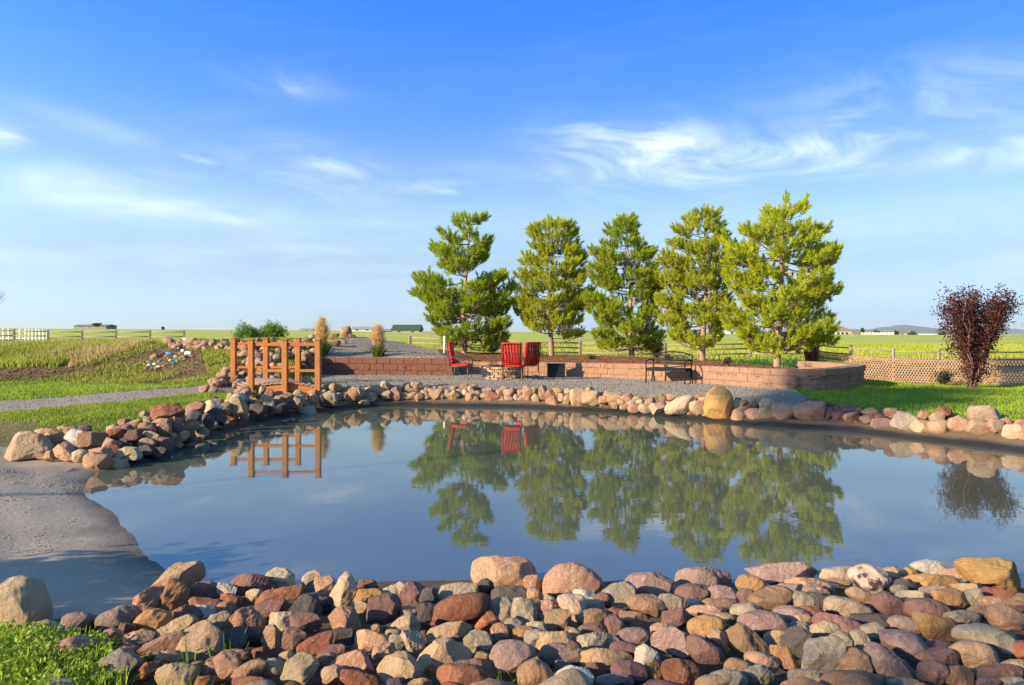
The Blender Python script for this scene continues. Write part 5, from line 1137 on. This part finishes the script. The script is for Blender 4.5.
# purple-leaved shrub on the right lawn
def shrub():
    b = on(973,16.9); rn = np.random.RandomState(8); r_ = random.Random(8)
    root = empty('plum_shrub', b, 0, 'tall purple-leaved vase-shaped shrub on the right lawn before the lattice fence', 'shrub')
    rows = [(386,965,982),(370,957,992),(350,944,994),(338,940,985),(330,936,1000),(318,935,1016),(305,940,1018),(295,946,1012),(288,946,1008),(283,950,1004)]
    Y = b.y; zr = sorted((W(0,p,Y).z-b.z,(l-512)/F*Y-b.x,(r-512)/F*Y-b.x) for p,l,r in rows)
    def ext(z):
        z = max(zr[0][0], min(zr[-1][0], z))
        for p, q in zip(zr, zr[1:]):
            if z <= q[0]: t = (z-p[0])/(q[0]-p[0]); return p[1]+(q[1]-p[1])*t, p[2]+(q[2]-p[2])*t
        return zr[-1][1:]
    Ht = zr[-1][0]; st = MB(); c = []
    for i in range(34):
        u = r_.uniform(-1,1); dy = r_.uniform(-.85,.85); hh = Ht*r_.uniform(.72,.97); l, r = ext(hh); l += .14; r -= .2; ex = (l+r)/2+u*(r-l)/2; ey = dy*(r-l)/2*math.sqrt(max(0,1-u*u*.6))
        pts_ = []
        for k in range(8):
            t = k/7; pts_.append(Vector((.05*u+ex*t**1.35+.03*math.sin(k*2+i), .05*dy+ey*t**1.35+.03*math.cos(k*2.3+i), hh*t)))
        st.tube(pts_, [.018*(1-.85*k/7)+.002 for k in range(8)], 5)
        for k in range(190):
            t = r_.random()**.5; j = min(6, int(t*7)); q = pts_[j].lerp(pts_[j+1], t*7-j)
            sp_ = .06+.065*t
            if q.z < Ht*.3 and r_.random() < .3: continue
            tw = q+Vector((r_.gauss(0,sp_), r_.gauss(0,sp_), r_.gauss(.02,sp_*.7)))
            for m in range(3): c.append((tw.x+r_.gauss(0,.025), tw.y+r_.gauss(0,.025), tw.z+r_.gauss(0,.025)))
    # side sprays
    for (px, py, n) in [(944,310,150),(948,330,150),(950,352,120),(1006,305,60),(975,365,150),(985,372,120),(968,375,120),(955,345,120)]:
        q = W(px,py,Y)-b
        for k in range(n): c.append((q.x+r_.gauss(0,.09), r_.gauss(0,.16), q.z+r_.gauss(0,.10)))
        st.tube([Vector((0,0,.3)), Vector((q.x*.5,0,q.z*.7)), q], [.012,.008,.003], 4)
    st.build('stems', mat('shrub_bark', (.28,.17,.13), .9, c2=(.18,.1,.08), nscale=10), root)
    v, f = leaves(np.array(c), np.full(len(c), .055), rn, .65)
    np_mesh('leaves', v, f, leafmat('purple_leaves', (.095,.032,.024), (.045,.018,.016), 5, .2), root)
shrub()
def bush(p, rx, rz, n, size, m, label, name='bush', cat='bush', group=None, seed=1, flat=False, spiky=False):
    rn = np.random.RandomState(seed); root = empty(name, p, 0, label, cat, group)
    st = MB(); r_ = random.Random(seed); c = []
    k = 16
    for i in range(k):
        a = 2*PI*i/k+r_.uniform(-.2,.2); q = r_.uniform(.2,1); e = Vector((rx*q*math.cos(a), rx*q*math.sin(a), rz*2*math.sqrt(1-q*q*.75)*r_.uniform(.8,1.05)))
        st.tube([(0,0,-.05),(e.x*.35,e.y*.35,e.z*.5),tuple(e)], [.012*rx+.006,.01*rx+.004,.003], 5)
        m_ = n//k; t = rn.uniform(.3,1.02,m_)[:,None]; base = np.array([[e.x,e.y,e.z]])*np.concatenate([t**1.2,t**1.2,t],1)
        c.append(base+rn.normal(0,1,(m_,3))*np.array([rx*.17,rx*.17,rz*.17]))
    c = np.concatenate(c); c[:,2] = np.maximum(c[:,2], .01)
    st.build('stems', PINE_BARK, root)
    if spiky:
        d = rn.normal(0,.5,(len(c),3)); d[:,2] = 1; d /= np.linalg.norm(d,axis=1,keepdims=True); v, f = needles(c, d, 7, size*1.6, size*.10, rn, size*1.2)
    else: v, f = leaves(c, np.full(len(c), size), rn, .5)
    np_mesh('foliage', v, f, m, root); return root
BG = leafmat('bright_bush_leaves', (.20,.36,.06), (.10,.20,.03), 4)
DG = leafmat('dark_bush_leaves', (.035,.06,.018), (.018,.03,.012), 4)
bush(on(248,24.6)-Vector((0,0,.15)), .50, .42, 1300, .07, BG, 'feathery green bush above the footbridge, the left one of the pair', group='pair of green bushes on the crest', seed=3, spiky=True)
bush(on(273,24.8)-Vector((0,0,.15)), .54, .42, 1300, .07, BG, 'feathery green bush above the footbridge, the right one of the pair', group='pair of green bushes on the crest', seed=4, spiky=True)
bush(on(657,24.6), .34, .38, 1400, .05, DG, 'dark evergreen bush behind the left end of the bench', seed=5)
for k, (px, Y, rx, rz, lab) in enumerate([(727,19.6,.16,.13,'small dark shrub in the mulch between the two rightmost pine trunks'),(592,23,.22,.09,'low dark shrub in the mulch left of the middle pine'),(801,20.6,.26,.14,'low dark shrub in the mulch beside the rightmost pine trunk'),(537,24.6,.3,.12,'low dark shrub in the mulch under the second pine'),(668,21.6,.2,.12,'low dark shrub in the mulch behind the bench back'),(490,25.6,.3,.18,'low dark shrub in the mulch right of the leftmost pine trunk')]):
    bush(on(px,Y), rx, rz, 500, .045, DG, lab, group='low shrubs in the mulch bed', seed=20+k)
bush(on(944,18.4), .34, .20, 1100, .05, DG, 'dark low bush on the lawn edge left of the purple-leaved shrub', seed=9)
TG = leafmat('far_tree_leaves', (.07,.115,.03), (.035,.06,.02), .3)
for k, (px, pyb, pyt, wpx, lab) in enumerate([(862.5,337,328.5,5,'slim dark green tree beside the beige house on the horizon'),(876.5,337,330,10,'round dark green bush on the horizon between the beige and brown-roofed houses'),(896,338,330.5,8,'round green bush touching the left side of the brown-roofed white house'),(912.5,338,331.5,9,'round green bush touching the right side of the brown-roofed white house'),(941,338,332,9,'round dark bush on the horizon just left of the purple-leaved shrub'),(367.5,332,326.5,7,'round dark tree beside the pale shed on the horizon'),(163,330,327,3,'small lone dark tree on the left horizon'),(97,326.5,323,10,'low dark tree poking above the flat grey farm building'),(1019,340,336.5,6,'low bush on the horizon at the right frame edge')]):
    Y = 285; a = W(px,pyb,Y); h_ = (pyb-pyt)/F*Y; bush(a, wpx/F*Y/2, h_/2, 800, .55, TG, lab, 'round_tree', 'tree', 'small trees on the horizon', 40+k)
# plumed grasses
STRAW = leafmat('straw_plumes', (.78,.58,.26), (.6,.42,.17), 6, .3); GRN = leafmat('clump_green', (.16,.21,.04), (.09,.13,.025), 6, .3)
for (px, Y, ht, sd, lab) in [(322,21.55,1.02,1,'tall straw-coloured plumed grass clump behind the right end of the footbridge'),(378,21.6,.90,2,'straw-coloured plumed grass clump on the gravel ramp above the dark red wall')]:
    root = empty('plume_grass', on(px,Y), 0, lab, 'plant', 'plumed grasses on the ramp'); rn = np.random.RandomState(sd)
    n = 900; r_ = np.sqrt(rn.uniform(0,1,n))*.17; a = rn.uniform(0,2*PI,n)
    v, f = blades(r_*np.cos(a), r_*np.sin(a), np.zeros(n)-.03, ht*.50, .016, rn, .5); np_mesh('leaves', v, f, GRN, root)
    n = 300; r_ = np.sqrt(rn.uniform(0,1,n))*.14; a = rn.uniform(0,2*PI,n)
    v, f = blades(r_*np.cos(a), r_*np.sin(a), np.zeros(n), ht*.95, .010, rn, .12)
    n = 1700; z = rn.uniform(.40,1.0,n); sp_ = .05+.085*np.sin((z-.35)*PI/.66)
    c = np.stack([rn.normal(0,1,n)*sp_*.72, rn.normal(0,1,n)*sp_*.72, z*ht*rn.uniform(.80,1.10,n)], 1)
    v2, f2 = needles(c, np.tile(np.array([[0,0,1.]]),(n,1)), 3, .13, .004, rn, .05)
    np_mesh('plumes', np.concatenate([v,v2]), np.concatenate([f,f2+len(v)]), STRAW, root)
# ------------------------------------------------------------------ grasses (nobody could count them)
def scatter(P_, n, rs):
    P_ = np.asarray(P_); lo = P_.min(0); hi = P_.max(0); ox = []; oy = []; c = 0
    while c < n:
        x = rs.uniform(lo[0],hi[0],n*2); y = rs.uniform(lo[1],hi[1],n*2); m = inside(x,y,P_); ox.append(x[m]); oy.append(y[m]); c += m.sum()
    return np.concatenate(ox)[:n], np.concatenate(oy)[:n]
def patchy(x, y, s, k=0.0, seed=0):
    return np.sin(x*s+seed)+np.sin(y*s*1.3+seed*2)+np.sin((x+y)*s*.7+1.7*seed)+.7*np.sin((x-y)*s*2.1+seed) > k
GR1 = leafmat('lawn_blades', (.36,.46,.04), (.18,.27,.025), 1.0, .4); GR2 = leafmat('weed_blades', (.46,.46,.07), (.26,.30,.04), .8, .4); GR3 = leafmat('dry_blades', (.62,.50,.20), (.45,.35,.12), .8, .3)
GF = leafmat('field_blades', (.38,.44,.045), (.26,.33,.035), .1, .35); GFD = leafmat('field_dry_blades', (.45,.36,.12), (.33,.25,.08), .2, .3)
def grass(name, label, P_, n, h, w, m, k=-9, s=1.0, seed=1, lean=.4, cond=None):
    x, y = scatter(P_, n, rs)
    if k > -9: q = patchy(x, y, s, k, seed); x, y = x[q], y[q]
    if cond is not None: q = cond(x, y); x, y = x[q], y[q]
    z = H(x, y)-.01; v, f = blades(x, y, z, h, w, rs, lean); o = np_mesh(name, v, f, m); tag(o, label, 'grass', kind='stuff'); return o
vis = lambda x, y: (np.abs(x) < .80*y+.8)
LR = [p for p in LAWNR if p[0] < 16]
grass('lawn_grass', 'short bright green lawn grass right of the pond', LAWNR, 110000, .065, .016, GR1, cond=lambda x,y: vis(x,y)&(pond_sd(x,y)>.75))
grass('lawn_grass', 'bright green grass strip above the gravel path on the left', LAWNL, 90000, .075, .018, GR1, cond=lambda x,y: (x>-.85*y-1))
grass('lawn_grass', 'patchy green grass between the gravel path and the left shore rocks', LAWNM, 110000, .055, .013, GR1, -.6, 1.1, 2, cond=lambda x,y: (x>-.85*y-1)&(pond_sd(x,y)>.9))
grass('weeds', 'thin weeds in the bare patches beside the left gravel path', LAWNM, 16000, .05, .014, GR2, cond=lambda x,y: (x>-.85*y-1)&(pond_sd(x,y)>.9))
BANKP = [(px_at(-90,20.2),20.2),(px_at(0,20.2),20.2),(px_at(90,20),20),(px_at(125,21.2),21.2),(px_at(155,22.4),22.4),(px_at(150,24),24),(px_at(60,23.5),23.5),(px_at(-90,23.5),23.5)]
grass('weeds', 'yellow green weeds on the bank at far left', BANKP, 26000, .20, .03, GR2, -.9, .9, 3)
grass('weeds', 'dry straw weeds on the bank at far left', BANKP, 9000, .24, .022, GR3, -.2, .8, 5)
grass('weeds', 'sparse low weeds over the brown mound', MOUND, 26000, .11, .024, GR2, .3, 1.3, 4)
RM_ = [(px_at(208,18.5),18.5),(px_at(236,18.5),18.5),(px_at(236,21.5),21.5),(px_at(200,21.5),21.5)]
grass('weeds', 'green weeds on the mound slope left of the footbridge', RM_, 3500, .09, .026, GR2, -1.2, 1.6, 4)
FLD = [(-40,22.5),(-21,22.5),(-13,23.5),(-10,26),(-5,29.5),(-1,29),(5,28),(8,24),(12,28),(30,30),(60,70),(-60,70)]
fc = lambda x,y: vis(x,y)&~((x>px_at(800,1)*y)&(y<33))
grass('field_grass', 'tall yellow green pasture grass beyond the fences', FLD, 120000, .22, .045, GF, cond=fc)
grass('field_grass', 'dry straw stalks scattered through the pasture', FLD, 26000, .28, .035, GFD, .2, .35, 2, cond=fc)
FL2 = [(px_at(-20,24),24),(px_at(170,25),25),(px_at(150,46),46),(px_at(-20,46),46)]
grass('field_grass', 'tall weedy grass below the far left rail fence', FL2, 30000, .30, .04, GF, -.6, .5, 3)
DRY = [(px_at(805,20.8),20.8),(px_at(1120,20.2),20.2),(px_at(1120,33),33),(px_at(805,33),33)]
# foreground weeds
NW = [(-2.75,3.62),(-2.05,3.45),(-1.75,3.1),(-1.55,2.75),(-1.5,2.4),(-2.6,2.4),(-3.2,3.2)]
grass('foreground_weeds', 'lush bright weeds in the lower left corner beside the near pile', NW, 3600, .12, .010, leafmat('fresh_blades', (.42,.52,.05), (.26,.36,.03), 4, .4), -1.2, 2.6, 1, .5)
n = 9000; x, y = scatter(NW, n, rs); q = patchy(x, y, 3.1, -.6, 3); x, y = x[q], y[q]; z = H(x, y)+rs.uniform(0,.10,len(x))
v, f = leaves(np.stack([x,y,z],1), np.full(len(x), .026), rs, .7, .2); tag(np_mesh('clover', v, f, leafmat('clover_leaves', (.38,.46,.05), (.2,.3,.03), 6, .35)), 'small round-leaved clover among the lower left weeds', 'clover', kind='stuff')
x, y = scatter([(-1.6,3.6),(-1.0,3.2),(3.2,3.1),(3.2,2.85),(-1.0,2.7),(-1.5,2.8)], 1500, rs); q = patchy(x,y,5,1.0,2); x, y = x[q], y[q]
v, f = blades(x, y, H(x,y)+.02, .16, .008, rs, .4); tag(np_mesh('sprouts', v, f, GR1), 'thin grass sprouts between stones at the bottom of the near pile', 'grass', kind='stuff')
# bark chips and gravel pebbles
def chips(name, P_, n, size, m, label, cat, dz=.0, flat=.5, cond=None):
    x, y = scatter(P_, n, rs)
    if cond is not None: q = cond(x,y); x, y = x[q], y[q]
    n = len(x); z = H(x, y)+dz; base = np.array([(1,0,0),(-.5,.87,0),(-.5,-.87,0),(0,0,1),(0,0,-1)], float)
    s = size*rs.uniform(.4,1.3,(n,1,1)); B = base[None]*np.concatenate([rs.uniform(.7,1.3,(n,1,1)),rs.uniform(.6,1.2,(n,1,1)),np.full((n,1,1),flat)],2)*s
    a = rs.uniform(0,2*PI,n); c_, s_ = np.cos(a)[:,None], np.sin(a)[:,None]
    X = B[:,:,0]*c_-B[:,:,1]*s_+x[:,None]; Y = B[:,:,0]*s_+B[:,:,1]*c_+y[:,None]; Z = B[:,:,2]+z[:,None]+B[:,:,0]*rs.uniform(-.5,.5,(n,1))
    v = np.stack([X,Y,Z],2).reshape(-1,3); t = np.array([(0,1,3),(1,2,3),(2,0,3),(1,0,4),(2,1,4),(0,2,4)])
    f = (np.arange(n)[:,None,None]*5+t[None]).reshape(-1,3).astype(np.int32)
    tag(np_mesh(name, v, f, m), label, cat, kind='stuff')
chips('bark_chips', BED, 26000, .035, GM['mulch_bed'], 'reddish brown bark chips covering the bed under the pines', 'mulch', .01, .5, vis)
PG = mat('patio_pebbles', (.37,.33,.27), .9, c2=(.15,.13,.11), nscale=30, amount=1.2)
chips('patio_pebbles', PATIO, 26000, .020, PG, 'loose grey-tan gravel on the patio round the fire pit', 'gravel', .006, .6, lambda x,y: ((seg_dist(x,y,np.array([tuple(p) for p in WALLR]))>.3)|(y<20))&(pond_sd(x,y)>.85))
chips('ramp_pebbles', RAMP, 9000, .022, PG, 'loose grey-tan gravel on the ramp above the red wall', 'gravel', .006, .6)
chips('path_pebbles', PATH, 9000, .014, PG, 'loose grey gravel on the path left of the footbridge', 'gravel', .005, .6, vis)
chips('soil_clods', MOUND, 9000, .045, GM['mound_soil'], 'rough brown clods over the mound and weed bank', 'soil', .0, .6, vis)
PEB = mat('pebbles', (.36,.30,.22), .9, c2=(.22,.18,.14), nscale=30, amount=1)
BP = [g(-10,470,.1),g(60,471,.08),g(85,480,.03),g(70,500,.03),g(-10,505,.08)]
chips('beach_gravel', BP, 1000, .011, PEB, 'scattered pebbles on the wet sand below the left shore rocks', 'gravel', .003, .5, lambda x,y: (pond_sd(x,y)>.05)&(rs.uniform(0,1,len(x))<.5+.25*(np.sin(x*5)+np.sin(y*7+x*3))))
BP2 = [g(-10,495,.1),g(60,505,.08),g(95,520,.05),g(90,550,.05),g(-10,560,.08)]
chips('beach_gravel', BP2, 500, .008, PEB, 'scattered fine pebbles in the middle of the sandy beach', 'gravel', .002, .5, lambda x,y: rs.uniform(0,1,len(x))<.4+.3*(np.sin(x*6)+np.sin(y*8+x*3)))
# bright scraps on the mound
for (zx, zy, w_, h_, colr, lab) in [(458,188,80,32,(.10,.22,.6),'long bright blue scrap on the mound slope, the largest blue one'),(515,210,34,24,(.2,.45,.7),'light blue scrap right of the long blue one on the mound'),(502,262,36,22,(.04,.14,.5),'deep blue scrap lowest on the right of the mound litter'),(472,240,30,24,(.3,.6,.75),'pale turquoise scrap in the middle of the mound litter'),(462,222,34,20,(.55,.08,.06),'red scrap between the blue ones on the mound'),(610,185,60,46,(.8,.8,.8),'largest white scrap at the upper right of the mound litter'),(570,165,34,30,(.75,.75,.78),'small white scrap left of the largest white one on the mound'),(305,280,44,44,(.7,.73,.8),'white and bluish scrap at the left end of the mound litter'),(312,256,34,18,(.12,.2,.4),'dark blue scrap above the left end of the mound litter'),(380,292,40,22,(.45,.6,.7),'pale blue scrap lowest in the mound litter'),(350,270,32,30,(.6,.58,.3),'yellowish scrap left of the middle of the mound litter'),(385,252,30,28,(.4,.1,.14),'dark red scrap left of the middle of the mound litter'),(550,152,50,20,(.05,.07,.12),'flat black scrap topmost in the mound litter')]:
    px, py = 110+zx*.127, 330+zy*.127; p = hit(px, py+1, 15, 40); s_ = p.y/F*.127
    poly = [(a*s_, b*s_) for a, b in ell_poly(w_*1.0, h_*.9, rng.uniform(-10,25), 's', rng)]
    v, f = rock_shape(poly, .03, 's', int(zx), 3)
    o = np_mesh('scrap', v, f, mat('scrap_%d' % int(zx), colr, .5, bump=.4, bscale=20), loc=p+Vector((0,0,.03)))
    tag(o, lab, 'scrap', 'bright scraps littering the mound')
for (zx, zy, w_, h_, lab) in [(350,212,70,36,'tan flat stone at the left of the bright scraps on the mound'),(570,220,56,22,'small tan stone right of the bright scraps on the mound')]:
    px, py = 110+zx*.127, 330+zy*.127; p = hit(px, py+1, 15, 40); s_ = p.y/F*.127
    v, f = rock_shape([(a*s_, b*s_) for a, b in ell_poly(w_*1.1, h_*1.1, 15, 'a', rng)], .12, 'a', int(zx), 3)
    tag(np_mesh('rock', v, f, RM['T'], smooth=True, loc=p+Vector((0,0,.03))), lab, 'rock', 'rocks on the mound slope')
# bare twiggy tree at the left frame edge, far off
def baretree():
    Y = 50; b = W(-6,333,Y); root = empty('bare_tree', b, 0, 'leafless twiggy tree cut by the left frame edge behind the fence', 'tree'); mb = MB(); r_ = random.Random(4)
    def grow(p, d, l, r, k):
        q = p+d*l; mb.tube([p, (p+q)/2+Vector((r_.gauss(0,.03),0,r_.gauss(0,.03))), q], [r, r*.8, r*.62], 5)
        if k == 0: return
        for i in range(3 if k > 2 else 2):
            dd = (d+Vector((r_.gauss(0,.45), r_.gauss(0,.45), r_.gauss(.12,.2)))).normalized(); grow(q, dd, l*r_.uniform(.6,.85), r*.55, k-1)
    MB().tube([(0,0,-.6),(0,0,.6)], [.10,.08], 8).build('trunk', PINE_BARK, root)
    grow(Vector((0,0,.6)), Vector((.03,0,1)), .85, .05, 5); mb.build('branches', PINE_BARK, root)
baretree()
# trees and bush added out of view; they shade near stones, beach, wall end
OFF = leafmat('shade_leaves', (.08,.12,.03), (.04,.07,.02), 1)
def bigtree(p, hgt, cz, rx, rz, n, label, seed, ry=None):
    rn = np.random.RandomState(seed); root = empty('added_shade_tree', p, 0, label, 'tree', 'leafy trees added out of view to cast shade'); mb = MB(); r_ = random.Random(seed)
    MB().tube([(0,0,-.2),(.05,0,cz*.5),(0,.05,cz)], [.07,.06,.05], 10).build('trunk', PINE_BARK, root)
    cs = []
    for i in range(34):
        d = rn.normal(size=3); d /= np.linalg.norm(d); q = rn.uniform(.35,.9)
        e = np.array([d[0]*rx*q, d[1]*(ry or rx)*q, cz+d[2]*rz*q]); mb.tube([(0,0,cz-.35*rz),tuple(e*.5+np.array([0,0,cz*.5])),tuple(e)], [.06,.04,.012], 5)
        m_ = n//34; cs.append(e+rn.normal(0,1,(m_,3))*np.array([rx*.2,(ry or rx)*.2,rz*.2]))
    mb.build('branches', PINE_BARK, root); v, f = leaves(np.concatenate(cs), np.full(n//34*34,.16), rn, .6); np_mesh('crown', v, f, OFF, root)
bigtree(Vector((-23.0,-3.0,.4)), 10, 12.8, 1.9, 1.1, 11000, 'tall leafy tree added out of view on the left, its shadow reaching the wall end', 3)
bigtree(Vector((-10.0,-7.0,.4)), 9, 4.7, 3.2, 4.0, 26000, 'dense leafy tree behind the camera, its shadow covering the near pile\'s right half', 5, ry=3.2)
bush(Vector((-5.7,3.35,.3)), .8, .55, 5000, .12, OFF, 'leafy bush added out of view to shade the sandy beach', seed=12)  # unseen bush, added for its shade on the beach
# ------------------------------------------------------------------ light, sky, camera
SUN_EL, SUN_AZ = 20.0, 30.0      # shadows fall towards +x, AZ degrees towards +y
sdir = Vector((-math.cos(R(SUN_AZ))*math.cos(R(SUN_EL)), -math.sin(R(SUN_AZ))*math.cos(R(SUN_EL)), math.sin(R(SUN_EL))))
sl = bpy.data.lights.new('sun', 'SUN'); sl.energy = 5.0; sl.angle = R(.5); sl.color = (1,.81,.55)
so = bpy.data.objects.new('sun', sl); COL.objects.link(so); so.rotation_euler = sdir.to_track_quat('Z','Y').to_euler(); so.location = (-20,-12,15)
w = bpy.data.worlds.new('World'); sc.world = w; w.use_nodes = True
nt = w.node_tree; N = nt.nodes; L = nt.links; bg = N['Background']; bg.inputs['Strength'].default_value = .108
sky = N.new('ShaderNodeTexSky'); sky.sky_type = 'NISHITA'; sky.sun_disc = False
sky.sun_elevation = R(SUN_EL); sky.sun_rotation = math.atan2(sdir.x, sdir.y)
sky.altitude = 1500; sky.air_density = 1.0; sky.dust_density = .6; sky.ozone_density = 2.5
hs = N.new('ShaderNodeHueSaturation'); hs.inputs['Saturation'].default_value = 1.25; hs.inputs['Value'].default_value = 1.0
L.new(sky.outputs[0], hs.inputs['Color'])
def M_(op, a, b=None, c=None):
    n = N.new('ShaderNodeMath'); n.operation = op
    for i, v in enumerate((a, b, c)):
        if v is None: continue
        if isinstance(v, (int, float)): n.inputs[i].default_value = v
        else: L.new(v, n.inputs[i])
    return n.outputs[0]
tc = N.new('ShaderNodeTexCoord'); sp = N.new('ShaderNodeSeparateXYZ'); L.new(tc.outputs['Generated'], sp.inputs[0])
X, Y, Z = sp.outputs
az = M_('ARCTAN2', X, Y); el = M_('ARCSINE', Z)
def cloud_noise(scale, sx, sy, det, off, tilt=0.0, dist=.6):
    cb = N.new('ShaderNodeCombineXYZ')
    v = M_('ADD', el, M_('MULTIPLY', az, tilt))
    L.new(M_('MULTIPLY', az, sx), cb.inputs[0]); L.new(M_('MULTIPLY', v, sy), cb.inputs[1]); cb.inputs[2].default_value = off
    n = N.new('ShaderNodeTexNoise'); n.inputs['Scale'].default_value = scale; n.inputs['Detail'].default_value = det; n.inputs['Roughness'].default_value = .62; n.inputs['Distortion'].default_value = dist
    L.new(cb.outputs[0], n.inputs['Vector']); return n.outputs['Fac']
def blob(px, py, rx, ry, tilt=0.0):
    a0 = math.atan((px-512)/F); u = (px-512)/F; e0 = math.atan((HZ-py)/F/math.sqrt(1+u*u))
    da = M_('SUBTRACT', az, a0); de = M_('SUBTRACT', M_('SUBTRACT', el, e0), M_('MULTIPLY', da, tilt))
    q = M_('ADD', M_('POWER', M_('ABSOLUTE', M_('DIVIDE', da, rx/F)), 2), M_('POWER', M_('ABSOLUTE', M_('DIVIDE', de, ry/F)), 2))
    return M_('POWER', 2.718, M_('MULTIPLY', q, -1))
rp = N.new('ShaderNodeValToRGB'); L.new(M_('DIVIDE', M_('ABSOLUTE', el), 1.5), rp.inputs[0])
els = [(.02,(.46,.53,.82)),(.10,(.86,.68,.68)),(.161,(1.50,1.02,.82)),(.24,(1.3,.98,.98)),(.30,(.92,.95,1.18)),(.445,(.45,.90,1.60)),(.52,(.95,1.1,1.55)),(.85,(3.3,2.2,1.5))]  # last stops brighten and neutralise the unseen overhead sky as added fill light
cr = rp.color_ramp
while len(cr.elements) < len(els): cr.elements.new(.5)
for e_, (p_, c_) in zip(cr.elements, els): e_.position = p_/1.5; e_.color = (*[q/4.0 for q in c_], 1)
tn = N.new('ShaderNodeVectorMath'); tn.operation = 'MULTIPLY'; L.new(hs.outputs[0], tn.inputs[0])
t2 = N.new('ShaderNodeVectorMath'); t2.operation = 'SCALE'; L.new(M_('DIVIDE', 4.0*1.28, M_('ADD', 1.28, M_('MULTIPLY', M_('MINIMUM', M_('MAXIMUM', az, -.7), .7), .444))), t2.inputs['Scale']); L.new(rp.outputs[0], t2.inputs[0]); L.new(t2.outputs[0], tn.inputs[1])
n1 = cloud_noise(1.0, 5, 17, 8, 3.1, .12, 1.2); n2 = cloud_noise(1.0, 4, 26, 7, 8.2, -.08, .8)
def thr(v, lo, hi):
    mr = N.new('ShaderNodeMapRange'); mr.interpolation_type = 'SMOOTHSTEP'; mr.inputs['From Min'].default_value = lo; mr.inputs['From Max'].default_value = hi; L.new(v, mr.inputs['Value']); return mr.outputs[0]
tot = None
for (px, py, rx, ry, t, k) in [(655,150,85,26,-.10,1.0),(690,178,50,16,-.2,.6),(780,153,170,15,.02,.9),(940,158,140,12,-.03,.7),(900,112,120,34,.0,.4),(600,180,60,20,-.2,.5),(960,130,120,20,0,.25),
        (325,166,55,18,-.15,.6),(385,187,60,6,.05,.75),(305,183,60,12,-.3,.6),(350,195,50,9,-.2,.6),(445,191,18,3,0,.45),(285,82,42,11,-.05,.45),(60,182,120,14,.05,.42),(90,200,100,12,.0,.38),(130,208,50,8,.0,.45),(5,133,14,9,0,.9),(200,160,14,3,-.1,.9),(90,125,45,8,-.2,.25),
        (150,205,150,12,-.03,.5),(300,222,140,6,0,.35),(330,250,80,5,0,.3),(120,258,200,9,0,.3),(850,235,200,14,.05,.3)]:
    b_ = M_('MULTIPLY', blob(px, py, rx, ry, t), k); tot = b_ if tot is None else M_('MAXIMUM', tot, b_)
wisp = M_('MULTIPLY', tot, M_('ADD', .12, M_('MULTIPLY', thr(n1, .36, .74), 1.25)))
wisp2 = M_('MULTIPLY', thr(n2, .44, .80), .24)
hz_ = thr(el, .34, .0)
dens = M_('MINIMUM', M_('ADD', M_('MULTIPLY', wisp, .9), M_('MULTIPLY', wisp2, M_('ADD', hz_, .15))), .92)
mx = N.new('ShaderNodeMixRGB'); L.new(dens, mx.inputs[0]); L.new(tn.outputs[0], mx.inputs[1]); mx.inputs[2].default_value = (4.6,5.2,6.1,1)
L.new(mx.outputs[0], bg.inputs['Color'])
cam = bpy.data.cameras.new('camera'); co = bpy.data.objects.new('camera', cam); COL.objects.link(co)
co.location = (0,0,CH); co.rotation_euler = (R(90),0,0); cam.sensor_width = 36; cam.lens = 36*F/1024
cam.shift_y = (342.5-HZ)/1024*-1; cam.clip_end = 20000; cam.clip_start = .05
sc.camera = co
sc.view_settings.view_transform = 'Standard'; sc.view_settings.look = 'None'; sc.view_settings.gamma = 1; sc.view_settings.exposure = 1.10
sc.render.resolution_x = 1024; sc.render.resolution_y = 685
sc.render.engine = 'CYCLES'
